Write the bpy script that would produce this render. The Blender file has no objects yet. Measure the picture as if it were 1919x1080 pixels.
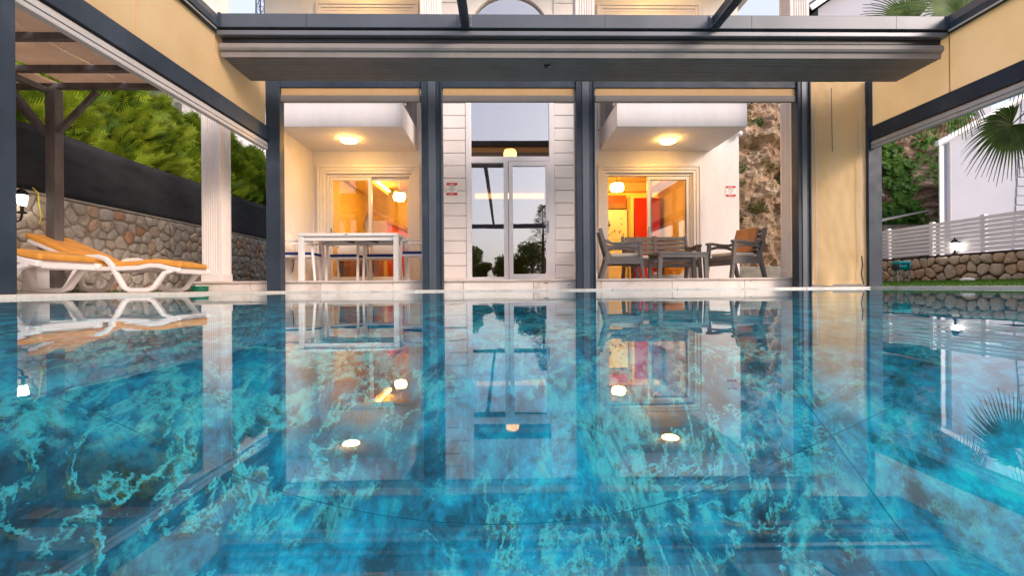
import bpy, math, random
from mathutils import Vector, Matrix, noise
R = math.radians
random.seed(7)
sc = bpy.context.scene
col = sc.collection

# ------------------------------------------------------------------ camera
cam_d = bpy.data.cameras.new('camera')
cam = bpy.data.objects.new('camera', cam_d); col.objects.link(cam)
cam.location = (0, 0, 0.045)
cam.rotation_euler = (R(90), R(0.42), R(-1.12))
cam_d.sensor_width = 36; cam_d.lens = 16.32
cam_d.clip_start = 0.01; cam_d.clip_end = 900
sc.camera = cam
# ------------------------------------------------------------------ sky and sun (late, soft evening light from behind the camera)
SUN_EL, SUN_AZ = 26.0, 134.0          # azimuth clockwise from +Y
world = bpy.data.worlds.new('World'); sc.world = world; world.use_nodes = True
wn = world.node_tree.nodes; wl = world.node_tree.links
bg = wn['Background']; bg.inputs['Strength'].default_value = 0.15
sky = wn.new('ShaderNodeTexSky'); sky.sky_type = 'NISHITA'; sky.sun_disc = False
sky.sun_elevation = R(SUN_EL); sky.sun_rotation = R(SUN_AZ)
sky.dust_density = 4.0; sky.ozone_density = 1.5; sky.air_density = 1.0
# thin even evening haze over the whole sky
hz = wn.new('ShaderNodeMix'); hz.data_type = 'RGBA'; hz.inputs[0].default_value = .5
hz.inputs[7].default_value = (4.3, 4.2, 4.9, 1)
wl.new(sky.outputs[0], hz.inputs[6]); wl.new(hz.outputs[2], bg.inputs[0])
sd = bpy.data.lights.new('sun', 'SUN'); sd.energy = 1.0; sd.angle = R(16); sd.color = (1.0, 0.82, 0.75)
sun = bpy.data.objects.new('sun', sd); col.objects.link(sun)
_d = Vector((math.sin(R(SUN_AZ))*math.cos(R(SUN_EL)), math.cos(R(SUN_AZ))*math.cos(R(SUN_EL)), math.sin(R(SUN_EL))))
sun.rotation_euler = _d.to_track_quat('Z', 'Y').to_euler()
vs = sc.view_settings
vs.view_transform = 'Standard'; vs.look = 'None'; vs.gamma = 1.0; vs.exposure = 1.05
sc.cycles.use_denoising = True
sc.cycles.max_bounces = 10; sc.cycles.transparent_max_bounces = 12
sc.cycles.transmission_bounces = 8; sc.cycles.glossy_bounces = 5; sc.cycles.diffuse_bounces = 4
sc.cycles.sample_clamp_indirect = 8

# ------------------------------------------------------------------ materials
MATS = {}
def nt(name):
    m = bpy.data.materials.new(name); m.use_nodes = True
    MATS[name] = m
    n = m.node_tree.nodes; l = m.node_tree.links
    return m, n, l, n['Principled BSDF']
def coords(n, l, kind='Object', scale=(1,1,1), rnd=False):
    tc = n.new('ShaderNodeTexCoord'); mp = n.new('ShaderNodeMapping')
    mp.inputs['Scale'].default_value = scale
    if kind == 'World':
        g = n.new('ShaderNodeNewGeometry'); src = g.outputs['Position']
    else:
        src = tc.outputs[kind]
    if rnd:
        oi = n.new('ShaderNodeObjectInfo'); a = n.new('ShaderNodeVectorMath'); a.operation = 'ADD'
        s = n.new('ShaderNodeMath'); s.operation = 'MULTIPLY'; s.inputs[1].default_value = 60
        l.new(oi.outputs['Random'], s.inputs[0]); l.new(src, a.inputs[0]); l.new(s.outputs[0], a.inputs[1])
        src = a.outputs[0]
    l.new(src, mp.inputs[0]); return mp.outputs[0]
def tex(n, l, vec, scale, detail=5, rough=.55, dist=0):
    t = n.new('ShaderNodeTexNoise'); t.inputs['Scale'].default_value = scale
    t.inputs['Detail'].default_value = detail; t.inputs['Roughness'].default_value = rough
    t.inputs['Distortion'].default_value = dist
    l.new(vec, t.inputs['Vector']); return t.outputs['Fac']
def ramp(n, l, fac, stops):
    r = n.new('ShaderNodeValToRGB'); e = r.color_ramp.elements
    while len(e) < len(stops): e.new(.5)
    for k, (p, c) in enumerate(stops):
        e[k].position = p; e[k].color = (c[0], c[1], c[2], 1)
    l.new(fac, r.inputs[0]); return r.outputs[0]
def mix(n, l, fac, a, b, mode='MIX'):
    m = n.new('ShaderNodeMix'); m.data_type = 'RGBA'; m.blend_type = mode
    for k, v in ((0, fac), (6, a), (7, b)):
        if hasattr(v, 'is_linked'): l.new(v, m.inputs[k])
        elif k == 0: m.inputs[0].default_value = v
        else: m.inputs[k].default_value = (v[0], v[1], v[2], 1)
    return m.outputs[2]
def math_(n, l, op, a, b=0.0):
    m = n.new('ShaderNodeMath'); m.operation = op
    for k, v in ((0, a), (1, b)):
        if hasattr(v, 'is_linked'): l.new(v, m.inputs[k])
        else: m.inputs[k].default_value = v
    return m.outputs[0]
def bump(n, l, b, h, strength=.3, dist=.01):
    bp = n.new('ShaderNodeBump'); bp.inputs['Strength'].default_value = strength
    bp.inputs['Distance'].default_value = dist
    l.new(h, bp.inputs['Height']); l.new(bp.outputs[0], b.inputs['Normal'])
def plain(name, c, rough=.6, metal=0, var=.12, scale=3, bs=.1, bscale=60, rnd=False, spec=.5, kind='Object', stretch=(1,1,1)):
    m, n, l, b = nt(name)
    v = coords(n, l, kind, stretch, rnd)
    f = tex(n, l, v, scale, 6)
    lo = [x*(1-var*1.6) for x in c]; hi = [min(1, x*(1+var)) for x in c]
    l.new(ramp(n, l, f, [(.25, lo), (.5, c), (.75, hi)]), b.inputs['Base Color'])
    b.inputs['Roughness'].default_value = rough; b.inputs['Metallic'].default_value = metal
    b.inputs['Specular IOR Level'].default_value = spec
    if bs: bump(n, l, b, tex(n, l, v, bscale, 4), bs, .004)
    return m
def emit(name, c, s):
    m, n, l, b = nt(name)
    b.inputs['Base Color'].default_value = (*c, 1)
    b.inputs['Emission Color'].default_value = (*c, 1); b.inputs['Emission Strength'].default_value = s
    return m
def foliage(name, stops, rough=.5, trans=.35, scale=5):
    m, n, l, b = nt(name)
    v = coords(n, l, 'World')
    f = tex(n, l, v, scale, 4); f2 = tex(n, l, v, scale*9, 2)
    f = math_(n, l, 'ADD', math_(n, l, 'MULTIPLY', f, .65), math_(n, l, 'MULTIPLY', f2, .35))
    c = ramp(n, l, f, stops)
    l.new(c, b.inputs['Base Color']); b.inputs['Roughness'].default_value = rough
    b.inputs['Specular IOR Level'].default_value = .25
    t = n.new('ShaderNodeBsdfTranslucent'); l.new(c, t.inputs[0])
    ms = n.new('ShaderNodeMixShader'); ms.inputs[0].default_value = trans
    out = n['Material Output']
    l.new(b.outputs[0], ms.inputs[1]); l.new(t.outputs[0], ms.inputs[2]); l.new(ms.outputs[0], out.inputs[0])
    return m

# house paint with faint weather streaks
m, n, l, b = nt('white_paint')
v = coords(n, l, 'World', (1, 1, .35)); f = tex(n, l, v, 1.6, 7, .6); f2 = tex(n, l, v, 9, 5)
c = ramp(n, l, f, [(.25, (.66, .625, .62)), (.55, (.76, .725, .72)), (.8, (.80, .765, .765))])
l.new(mix(n, l, .25, c, ramp(n, l, f2, [(.3, (.66, .62, .6)), (.6, (.8, .77, .77))])), b.inputs['Base Color'])
b.inputs['Roughness'].default_value = .75; bump(n, l, b, tex(n, l, v, 140, 3), .12, .003)
plain('cladding_paint', (.76, .71, .69), .55, var=.05, scale=2.5, bs=.05, rnd=True, kind='World')
plain('column_paint', (.76, .68, .64), .65, var=.06, scale=2, bs=.06, kind='World', stretch=(1, 1, .3))
plain('frame_white', (.74, .71, .73), .35, var=.03, bs=0)
plain('frame_warm', (.76, .70, .66), .4, var=.04, bs=0)
# anthracite powder coat
m, n, l, b = nt('dark_metal')
v = coords(n, l, 'World'); f = tex(n, l, v, 2.2, 6, .6)
l.new(ramp(n, l, f, [(.3, (.020, .030, .046)), (.6, (.036, .050, .072)), (.8, (.060, .078, .105))]), b.inputs['Base Color'])
l.new(ramp(n, l, tex(n, l, v, 7, 5), [(.3, (.40,)*3), (.7, (.6,)*3)]), b.inputs['Roughness']); b.inputs['Specular IOR Level'].default_value = .3
bump(n, l, b, tex(n, l, v, 220, 2), .05, .002)
plain('grey_metal', (.16, .165, .185), .38, .3, var=.1, scale=2, bs=.03, kind='World')
plain('mid_metal', (.085, .095, .115), .4, .2, var=.12, scale=2, bs=.03, kind='World')
plain('canopy_grey', (.24, .215, .205), .6, 0, var=.12, scale=3, bs=.08, kind='World')
plain('bar_grey', (.52, .48, .46), .45, .1, var=.08, scale=2, bs=.03, kind='World')
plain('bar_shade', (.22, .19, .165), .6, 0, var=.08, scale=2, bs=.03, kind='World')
# cream blind fabric, slightly translucent
m, n, l, b = nt('cream_fabric')
v = coords(n, l, 'World'); f = tex(n, l, v, 1.4, 6, .6)
c = ramp(n, l, f, [(.25, (.71, .475, .225)), (.55, (.79, .555, .29)), (.8, (.82, .60, .345))])
l.new(c, b.inputs['Base Color']); b.inputs['Roughness'].default_value = .8
w = n.new('ShaderNodeTexWave'); w.inputs['Scale'].default_value = 2.2; w.inputs['Distortion'].default_value = 3
w.inputs['Detail'].default_value = 3; l.new(v, w.inputs['Vector'])
bump(n, l, b, math_(n, l, 'ADD', w.outputs['Fac'], tex(n, l, v, 4, 4)), .11, .010)
t = n.new('ShaderNodeBsdfTranslucent'); l.new(c, t.inputs[0]); ms = n.new('ShaderNodeMixShader'); ms.inputs[0].default_value = .42
l.new(b.outputs[0], ms.inputs[1]); l.new(t.outputs[0], ms.inputs[2]); l.new(ms.outputs[0], n['Material Output'].inputs[0])
plain('zip_tape', (.66, .62, .66), .6, var=.05, bs=0)
# marble of the terrace step and the coping
m, n, l, b = nt('marble')
v = coords(n, l, 'World', (1, 1, 1), True); f = tex(n, l, v, 2.5, 8, .62, .6); f2 = tex(n, l, v, 22, 4, .6)
c = ramp(n, l, f, [(.28, (.46, .38, .33)), (.46, (.66, .59, .54)), (.7, (.76, .71, .67))])
st = ramp(n, l, tex(n, l, coords(n, l, 'World', (1, 1, 3.5), True), 7, 3, .5), [(.70, (1, 1, 1)), (.745, (.18, .15, .13))])
l.new(mix(n, l, .8, c, st, 'MULTIPLY'), b.inputs['Base Color']); b.inputs['Roughness'].default_value = .4
bump(n, l, b, f2, .08, .003)
plain('deck_stone', (.56, .48, .43), .55, var=.14, scale=4, bs=.15, bscale=50, kind='World', rnd=True)
plain('gutter_grate', (.62, .54, .48), .5, var=.1, scale=20, bs=.1, kind='World')
# field stones
m, n, l, b = nt('field_stone')
oi = n.new('ShaderNodeObjectInfo'); v = coords(n, l, 'World', (1, 1, 1), True)
base = ramp(n, l, oi.outputs['Random'], [(0, (.42, .36, .31)), (.3, (.54, .47, .41)), (.55, (.47, .42, .385)), (.78, (.58, .51, .43)), (.93, (.52, .36, .26)), (1, (.52, .27, .17))])
f = tex(n, l, v, 9, 7, .65, .4)
c = mix(n, l, .75, base, ramp(n, l, f, [(.25, (.42, .38, .36)), (.5, (.95, .93, .9)), (.72, (1.35, 1.25, 1.15))]), 'MULTIPLY')
c = mix(n, l, ramp(n, l, tex(n, l, v, 5, 5), [(.58, (0, 0, 0)), (.72, (.55, .55, .55))]), c, (.36, .22, .12))
l.new(c, b.inputs['Base Color']); b.inputs['Roughness'].default_value = .85; bump(n, l, b, tex(n, l, v, 26, 8, .7), .9, .02)
m, n, l, b = nt('field_stone_tan')
oi = n.new('ShaderNodeObjectInfo'); v = coords(n, l, 'World', (1, 1, 1), True)
base = ramp(n, l, oi.outputs['Random'], [(0, (.48, .39, .30)), (.4, (.60, .50, .40)), (.7, (.56, .40, .28)), (1, (.62, .43, .28))])
f = tex(n, l, v, 8, 7, .65, .4)
l.new(mix(n, l, .8, base, ramp(n, l, f, [(.25, (.4, .36, .34)), (.5, (.95, .93, .9)), (.72, (1.3, 1.2, 1.1))]), 'MULTIPLY'), b.inputs['Base Color'])
b.inputs['Roughness'].default_value = .85; bump(n, l, b, tex(n, l, v, 24, 8, .7), .9, .02)
plain('mortar', (.36, .31, .26), .95, var=.25, scale=6, bs=.6, bscale=40, kind='World')
plain('mortar_dark', (.075, .05, .035), .95, var=.3, scale=6, bs=.6, bscale=40, kind='World')
plain('shade_net', (.034, .035, .039), .85, var=.25, scale=2.5, bs=.5, bscale=120, kind='World', stretch=(1, 1, 3), spec=.2)
plain('brown_timber', (.125, .108, .106), .6, var=.3, scale=3, bs=.25, bscale=30, kind='World', stretch=(3, 3, .6))
foliage('shade_panel', [(.3, (.62, .47, .35)), (.55, (.74, .59, .46)), (.8, (.80, .66, .53))], rough=.8, trans=.55, scale=3)
plain('white_plastic', (.78, .73, .71), .38, var=.05, scale=4, bs=.03)
plain('orange_canvas', (.66, .285, .045), .8, var=.14, scale=6, bs=.35, bscale=90)
plain('white_alu', (.80, .74, .71), .4, var=.03, bs=0)
plain('blue_canvas', (.012, .035, .20), .85, var=.2, scale=9, bs=.3, bscale=120)
plain('taupe_resin', (.145, .125, .118), .5, var=.14, scale=5, bs=.15, bscale=50, rnd=True)
plain('beige_cushion', (.60, .52, .44), .9, var=.08, scale=6, bs=.3, bscale=90)
plain('brown_cushion', (.40, .19, .08), .85, var=.15, scale=6, bs=.3, bscale=90)
plain('black_iron', (.012, .012, .013), .45, .4, var=.2, bs=.05)
plain('fence_white', (.82, .80, .84), .45, var=.04, scale=2, bs=.04, kind='World', rnd=True)
plain('neighbour_paint', (.46, .46, .545), .8, var=.05, scale=.7, bs=.1, kind='World')
plain('roof_dark', (.06, .062, .07), .7, var=.2, scale=4, bs=.3, kind='World')
plain('drain_pipe', (.52, .50, .54), .5, var=.05, bs=0)
plain('teal_plastic', (.0, .30, .33), .4, var=.15, scale=6, bs=.03)
plain('green_plastic', (.0, .16, .09), .45, var=.1, bs=0)
plain('red_paint', (.50, .012, .015), .45, var=.08, bs=0)
plain('plaque_white', (.78, .74, .72), .4, var=.02, bs=0)
plain('plaque_grey', (.34, .32, .33), .5, var=.02, bs=0)
plain('bark', (.10, .075, .05), .9, var=.3, scale=6, bs=.8, bscale=25, kind='World', stretch=(1, 1, .4))
plain('warm_wall', (.80, .60, .26), .7, var=.05, bs=.05)
plain('hall_wall', (.40, .28, .17), .7, var=.08, bs=.05)
plain('room_floor', (.30, .20, .13), .35, var=.1, bs=0)
plain('fridge_enamel', (.80, .74, .58), .3, var=.03, bs=0)
plain('red_lacquer', (.55, .018, .010), .3, var=.05, bs=0)
plain('orange_panel', (.62, .10, .02), .5, var=.06, bs=0)
plain('wood_warm', (.30, .14, .06), .5, var=.2, scale=4, bs=.1)
plain('silver', (.45, .43, .42), .25, .8, var=.2, scale=12, bs=.2)
plain('black_plastic', (.015, .015, .017), .4, bs=0)
plain('yellow_cord', (.62, .50, .04), .6, bs=0)
plain('steel', (.33, .34, .36), .35, .7, bs=0)
plain('grout', (.02, .40, .55), .8, var=.15, bs=0)
# reflective coated glass
def glass(name, refl, tint):
    m, n, l, b = nt(name); n.remove(b)
    g = n.new('ShaderNodeBsdfGlossy'); g.inputs['Roughness'].default_value = .0; g.inputs[0].default_value = (.93, .93, .96, 1)
    t = n.new('ShaderNodeBsdfTransparent'); t.inputs[0].default_value = (*tint, 1)
    fr = n.new('ShaderNodeFresnel'); fr.inputs[0].default_value = 1.45
    f = math_(n, l, 'MINIMUM', math_(n, l, 'ADD', fr.outputs[0], refl), 1.0)
    v = coords(n, l, 'World'); bp = n.new('ShaderNodeBump'); bp.inputs['Strength'].default_value = .02; bp.inputs['Distance'].default_value = .02
    l.new(tex(n, l, v, 1.3, 2), bp.inputs['Height']); l.new(bp.outputs[0], g.inputs['Normal'])
    ms = n.new('ShaderNodeMixShader'); l.new(f, ms.inputs[0]); l.new(t.outputs[0], ms.inputs[1]); l.new(g.outputs[0], ms.inputs[2])
    l.new(ms.outputs[0], n['Material Output'].inputs[0]); return m
glass('coated_glass', .36, (.62, .56, .48))
glass('clear_glass', .03, (.92, .90, .86))
glass('rail_glass', .10, (.32, .34, .38))
# pool water: one still surface
m, n, l, b = nt('pool_water'); n.remove(b)
g = n.new('ShaderNodeBsdfGlass'); g.inputs['IOR'].default_value = 1.333; g.inputs['Roughness'].default_value = 0
g.inputs[0].default_value = (.93, .985, 1, 1)
v = coords(n, l, 'World'); h = math_(n, l, 'ADD', tex(n, l, v, 2.2, 2, .4), math_(n, l, 'MULTIPLY', tex(n, l, v, 11, 2, .4), .16))
bp = n.new('ShaderNodeBump'); bp.inputs['Strength'].default_value = 1; bp.inputs['Distance'].default_value = .0009
l.new(h, bp.inputs['Height']); l.new(bp.outputs[0], g.inputs['Normal']); l.new(g.outputs[0], n['Material Output'].inputs[0])
# veined blue marble of the pool
m, n, l, b = nt('blue_marble')
v = coords(n, l, 'World', (1.45, 1.15, 1.45))
def shifted(dx, dy):
    a = n.new('ShaderNodeVectorMath'); a.operation = 'ADD'; l.new(v, a.inputs[0]); a.inputs[1].default_value = (dx, dy, 0); return a.outputs[0]
w1 = tex(n, l, v, 2.1, 8, .60, .4); w2 = tex(n, l, v, 9.0, 9, .70, .35); w3 = tex(n, l, v, 34, 7, .72, .3)
base = ramp(n, l, w1, [(.34, (.0, .13, .21)), (.43, (.0, .27, .43)), (.51, (.0, .42, .67)), (.59, (.0, .57, .86)), (.68, (.0, .74, .97))])
patch = ramp(n, l, w2, [(.38, (.10, .30, .30)), (.46, (.6, .68, .68)), (.53, (1.0, 1.0, 1.0)), (.61, (1.5, 1.5, 1.2))])
c = mix(n, l, 1.0, base, patch, 'MULTIPLY')
def vein(t, w):
    d = math_(n, l, 'ABSOLUTE', math_(n, l, 'SUBTRACT', t, .5))
    return math_(n, l, 'SUBTRACT', 1.0, math_(n, l, 'MINIMUM', math_(n, l, 'DIVIDE', d, w), 1.0))
gate = ramp(n, l, tex(n, l, v, 1.6, 4), [(.43, (0, 0, 0)), (.56, (1, 1, 1))])
gA = ramp(n, l, tex(n, l, v, 2.7, 5, .6), [(.42, (.0,)*3), (.54, (1,)*3)])
def vein_field(vec):
    tA = tex(n, l, vec, 1.7, 9, .64, .4); tB = tex(n, l, vec, 4.6, 9, .66, .4)
    q = math_(n, l, 'MAXIMUM', math_(n, l, 'MULTIPLY', vein(tA, .026), gA), math_(n, l, 'MULTIPLY', vein(tB, .022), gate))
    return math_(n, l, 'MULTIPLY', q, ramp(n, l, tex(n, l, vec, 24, 8, .7, .3), [(.42, (0,)*3), (.55, (1,)*3)]))
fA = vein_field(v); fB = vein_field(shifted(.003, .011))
c = mix(n, l, math_(n, l, 'MULTIPLY', fB, .28), c, (.62, .85, .15))  # yellow-green fringe beside the veins: light dispersion in water, painted into the marble
c = mix(n, l, math_(n, l, 'POWER', fA, .5), c, (.10, .96, 1.0))
clump = math_(n, l, 'MULTIPLY', ramp(n, l, w2, [(.58, (0,)*3), (.66, (1,)*3)]), math_(n, l, 'MULTIPLY', gA, ramp(n, l, w3, [(.46, (0,)*3), (.58, (1,)*3)])))
c = mix(n, l, math_(n, l, 'MULTIPLY', clump, .95), c, (.05, .95, 1.0))
l.new(c, b.inputs['Base Color']); b.inputs['Roughness'].default_value = .6
# rock face of the slope
m, n, l, b = nt('rock_face')
v = coords(n, l, 'World', (1, 1, 1.5)); f = tex(n, l, v, 1.1, 9, .68, .6); f2 = tex(n, l, v, 6, 8, .7, .5)
c = ramp(n, l, f, [(.28, (.14, .085, .05)), (.42, (.34, .215, .135)), (.55, (.50, .35, .235)), (.68, (.62, .50, .40)), (.8, (.66, .58, .52))])
c = mix(n, l, .8, c, ramp(n, l, f2, [(.3, (.3, .27, .25)), (.5, (.9, .88, .85)), (.7, (1.35, 1.3, 1.25))]), 'MULTIPLY')
c = mix(n, l, ramp(n, l, tex(n, l, v, 1.6, 6, .7), [(.56, (0, 0, 0)), (.66, (.7, .7, .7))]), c, (.20, .17, .05))
l.new(c, b.inputs['Base Color']); b.inputs['Roughness'].default_value = .95; bump(n, l, b, f2, 1, .12)
m, n, l, b = nt('lawn_soil')
v = coords(n, l, 'World'); f = tex(n, l, v, 14, 6)
l.new(ramp(n, l, f, [(.3, (.020, .045, .008)), (.6, (.05, .11, .015)), (.8, (.09, .15, .03))]), b.inputs['Base Color'])
b.inputs['Roughness'].default_value = .95; bump(n, l, b, tex(n, l, v, 60, 4), .8, .02)
foliage('conifer_leaf', [(.30, (.07, .13, .010)), (.44, (.16, .27, .015)), (.57, (.29, .40, .028)), (.72, (.42, .47, .06))], trans=.35, scale=2.5)
foliage('conifer_tip', [(.3, (.16, .24, .014)), (.5, (.30, .38, .025)), (.72, (.45, .46, .06))], trans=.35, scale=2.5)
foliage('conifer_old', [(.3, (.03, .07, .009)), (.5, (.075, .14, .014)), (.72, (.15, .22, .025))], trans=.3, scale=2.5)
foliage('dry_leaf', [(.3, (.08, .075, .02)), (.6, (.19, .17, .05)), (.8, (.28, .22, .09))], trans=.3)
foliage('shrub_leaf', [(.3, (.025, .06, .01)), (.6, (.08, .15, .018)), (.8, (.15, .22, .04))], trans=.35)
foliage('ivy_leaf', [(.3, (.03, .085, .010)), (.5, (.09, .22, .02)), (.72, (.22, .34, .04))], trans=.3, scale=3)
foliage('palm_leaf', [(.3, (.045, .085, .022)), (.6, (.11, .18, .04)), (.8, (.22, .26, .07))], trans=.3)
foliage('tree_leaf', [(.3, (.045, .085, .02)), (.6, (.10, .15, .03)), (.8, (.17, .20, .05))], trans=.25)
foliage('grass_blade', [(.3, (.03, .08, .008)), (.6, (.08, .19, .015)), (.8, (.15, .25, .03))], trans=.4)
emit('lamp_glow', (1.0, .53, .12), 46)
emit('chandelier_glow', (1.0, .62, .14), 46)
emit('hall_glow', (1.0, .60, .18), 14)
emit('cove_glow', (1.0, .62, .10), 15)
emit('lantern_glow', (1.0, .93, .80), 14)
emit('hall_cove_glow', (1.0, .62, .20), 2.2)

# ------------------------------------------------------------------ mesh helpers
OFF = {}
class MB:
    def __init__(s): s.v = []; s.f = []
    def add(s, vs, fs):
        k = len(s.v); s.v += [tuple(p) for p in vs]; s.f += [tuple(i + k for i in f) for f in fs]; return s
    def box(s, x0, x1, y0, y1, z0, z1):
        return s.add([(x0,y0,z0),(x1,y0,z0),(x1,y1,z0),(x0,y1,z0),(x0,y0,z1),(x1,y0,z1),(x1,y1,z1),(x0,y1,z1)],
                     [(3,2,1,0),(4,5,6,7),(0,1,5,4),(1,2,6,5),(2,3,7,6),(3,0,4,7)])
    def prism(s, poly, axis, a, b):
        n_ = len(poly)
        def P(p, t): return {'x': (t, p[0], p[1]), 'y': (p[0], t, p[1]), 'z': (p[0], p[1], t)}[axis]
        vs = [P(p, a) for p in poly] + [P(p, b) for p in poly]
        fs = [tuple(range(n_))[::-1], tuple(range(n_, 2*n_))] + [(i, (i+1) % n_, n_+(i+1) % n_, n_+i) for i in range(n_)]
        return s.add(vs, fs)
    def tube(s, pts, r, n_=8, cap=True):
        pts = [Vector(p) for p in pts]; rs = r if isinstance(r, (list, tuple)) else [r]*len(pts)
        k = len(s.v); up = None
        for i, p in enumerate(pts):
            d = (pts[min(i+1, len(pts)-1)] - pts[max(i-1, 0)]).normalized()
            if up is None: up = d.orthogonal().normalized()
            up = (up - d*up.dot(d)); up = up.normalized() if up.length > 1e-6 else d.orthogonal().normalized()
            w_ = d.cross(up)
            for j in range(n_):
                a = 2*math.pi*j/n_; s.v.append(tuple(p + (up*math.cos(a) + w_*math.sin(a))*rs[i]))
        for i in range(len(pts)-1):
            for j in range(n_):
                a = k+i*n_+j; b_ = k+i*n_+(j+1) % n_; s.f.append((a, b_, b_+n_, a+n_))
        if cap:
            s.f.append(tuple(range(k, k+n_))[::-1]); e = k+(len(pts)-1)*n_; s.f.append(tuple(range(e, e+n_)))
        return s
    def bar(s, path, w_, t, y0=0.0):
        """flat bar following an (x, z) path, w_ wide in y, t thick"""
        P = [Vector((p[0], p[1])) for p in path]; k = len(s.v)
        for i, p in enumerate(P):
            d = (P[min(i+1, len(P)-1)] - P[max(i-1, 0)]).normalized(); nn = Vector((-d.y, d.x))*t/2
            for (yy, q) in ((-w_/2, p+nn), (w_/2, p+nn), (w_/2, p-nn), (-w_/2, p-nn)): s.v.append((q.x, y0+yy, q.y))
        for i in range(len(P)-1):
            for j in range(4):
                a = k+4*i+j; b_ = k+4*i+(j+1) % 4; s.f.append((a, a+4, b_+4, b_))
        s.f.append((k, k+1, k+2, k+3)); e = k+4*(len(P)-1); s.f.append((e+3, e+2, e+1, e)); return s
    def beam(s, a, b_, w_, h):
        """rectangular bar from a to b"""
        a = Vector(a); b_ = Vector(b_); d = (b_-a).normalized(); up = Vector((0, 0, 1))
        if abs(d.z) > .95: up = Vector((0, 1, 0))
        sd_ = d.cross(up).normalized(); up = sd_.cross(d)
        vs = [q + sd_*sx*w_/2 + up*sz*h/2 for q in (a, b_) for (sx, sz) in ((-1,-1),(1,-1),(1,1),(-1,1))]
        return s.add(vs, [(0,1,2,3),(7,6,5,4),(0,4,5,1),(1,5,6,2),(2,6,7,3),(3,7,4,0)])
    def lathe(s, prof, n_=16, c=(0,0,0)):
        k = len(s.v)
        for (r, z) in prof:
            for j in range(n_):
                a = 2*math.pi*j/n_; s.v.append((c[0]+r*math.cos(a), c[1]+r*math.sin(a), c[2]+z))
        for i in range(len(prof)-1):
            for j in range(n_):
                a = k+i*n_+j; b_ = k+i*n_+(j+1) % n_; s.f.append((a, b_, b_+n_, a+n_))
        s.f.append(tuple(range(k, k+n_))[::-1]); e = k+(len(prof)-1)*n_; s.f.append(tuple(range(e, e+n_))); return s
    def build(s, name, mat, parent=None, bevel=0, smooth=False, seg=2):
        me = bpy.data.meshes.new(name)
        o_ = OFF.get(parent.name, (0, 0, 0)) if parent else (0, 0, 0)
        me.from_pydata([(x-o_[0], y-o_[1], z-o_[2]) for (x, y, z) in s.v], [], s.f)
        me.materials.append(MATS[mat]); me.update()
        if smooth:
            for p in me.polygons: p.use_smooth = True
        o = bpy.data.objects.new(name, me); col.objects.link(o)
        if parent:
            o.parent = parent; OFF[o.name] = o_
        if bevel:
            bv = o.modifiers.new('bevel', 'BEVEL'); bv.width = bevel; bv.segments = seg; bv.limit_method = 'ANGLE'
        return o
def thing(name, label, cat, loc=(0,0,0), group=None):
    o = bpy.data.objects.new(name, None); col.objects.link(o); o.location = loc; OFF[o.name] = tuple(loc)
    o['label'] = label; o['category'] = cat
    if group: o['group'] = group
    return o
def tag(o, label, cat, group=None):
    o['label'] = label; o['category'] = cat
    if group: o['group'] = group
    return o
def struct(o, label, kind='structure', cat='ground'):
    o['kind'] = kind; o['label'] = label; o['category'] = cat; return o
def copy_tree(o, parent=None):
    c = o.copy(); col.objects.link(c); c.parent = parent
    for ch in list(o.children): copy_tree(ch, c)
    return c
def place(o, loc, rz=0):
    o.location = loc; o.rotation_euler = (0, 0, R(rz)); return o
def joined(name, mat, boxes, parent=None, bevel=0, **k):
    m_ = MB()
    for bx in boxes: m_.box(*bx)
    return m_.build(name, mat, parent, bevel, **k)

# ================================================================== SETTING
PX0, PX1, PY0, PY1 = -3.30, 5.60, -0.60, 6.95      # pool outline
DEPTH = 1.15
g = MB(); xs = [-400, PX0-.06, PX1+.06, 400]; ys = [-400, PY0-.06, PY1+.06, 500]
for i in range(3):
    for j in range(3):
        if i == 1 and j == 1: continue
        g.add([(xs[i], ys[j], -.03), (xs[i+1], ys[j], -.03), (xs[i+1], ys[j+1], -.03), (xs[i], ys[j+1], -.03)], [(0, 1, 2, 3)])
struct(g.build('ground', 'lawn_soil'), 'grass ground stretching away around the pool and house')
# pool shell
w = MB()
w.box(PX0-.06, PX0, PY0-.06, PY1+.06, -DEPTH-.1, .0); w.box(PX1, PX1+.06, PY0-.06, PY1+.06, -DEPTH-.1, .0)
w.box(PX0, PX1, PY0-.06, PY0, -DEPTH-.1, .0); w.box(PX0, PX1, PY1, PY1+.06, -DEPTH-.1, .0)
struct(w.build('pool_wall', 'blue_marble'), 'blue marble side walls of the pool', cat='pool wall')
pf = struct(joined('pool_floor', 'grout', [(PX0, PX1, PY0, PY1, -DEPTH-.1, -DEPTH-.0015)]), 'blue marble floor of the pool under the water', cat='pool floor')
T = 1.2; OX, OY = -.40, 1.12
sl = MB().box(.0012, T-.0012, .0012, T-.0012, -.02, 0); first = None
for i in range(-3, 6):
    for j in range(-2, 6):
        x0 = OX+i*T; y0 = OY+j*T
        a, b_, c_, d_ = max(x0, PX0)+.002, min(x0+T, PX1)-.002, max(y0, PY0)+.002, min(y0+T, PY1)-.002
        if b_-a < .05 or d_-c_ < .05: continue
        full = b_-a > T-.02 and d_-c_ > T-.02
        if full and first:
            o = first.copy(); col.objects.link(o); o.location = (x0, y0, -DEPTH)
        elif full:
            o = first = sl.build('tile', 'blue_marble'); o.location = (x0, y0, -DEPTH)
        else:
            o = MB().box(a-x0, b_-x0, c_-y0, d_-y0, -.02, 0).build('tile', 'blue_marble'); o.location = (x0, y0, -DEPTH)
        o.parent = pf
wt = MB().add([(PX0, PY0, 0), (PX1, PY0, 0), (PX1, PY1, 0), (PX0, PY1, 0)], [(0, 1, 2, 3)]).build('water', 'pool_water')
struct(wt, 'still clear pool water mirroring the house', cat='water')
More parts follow.
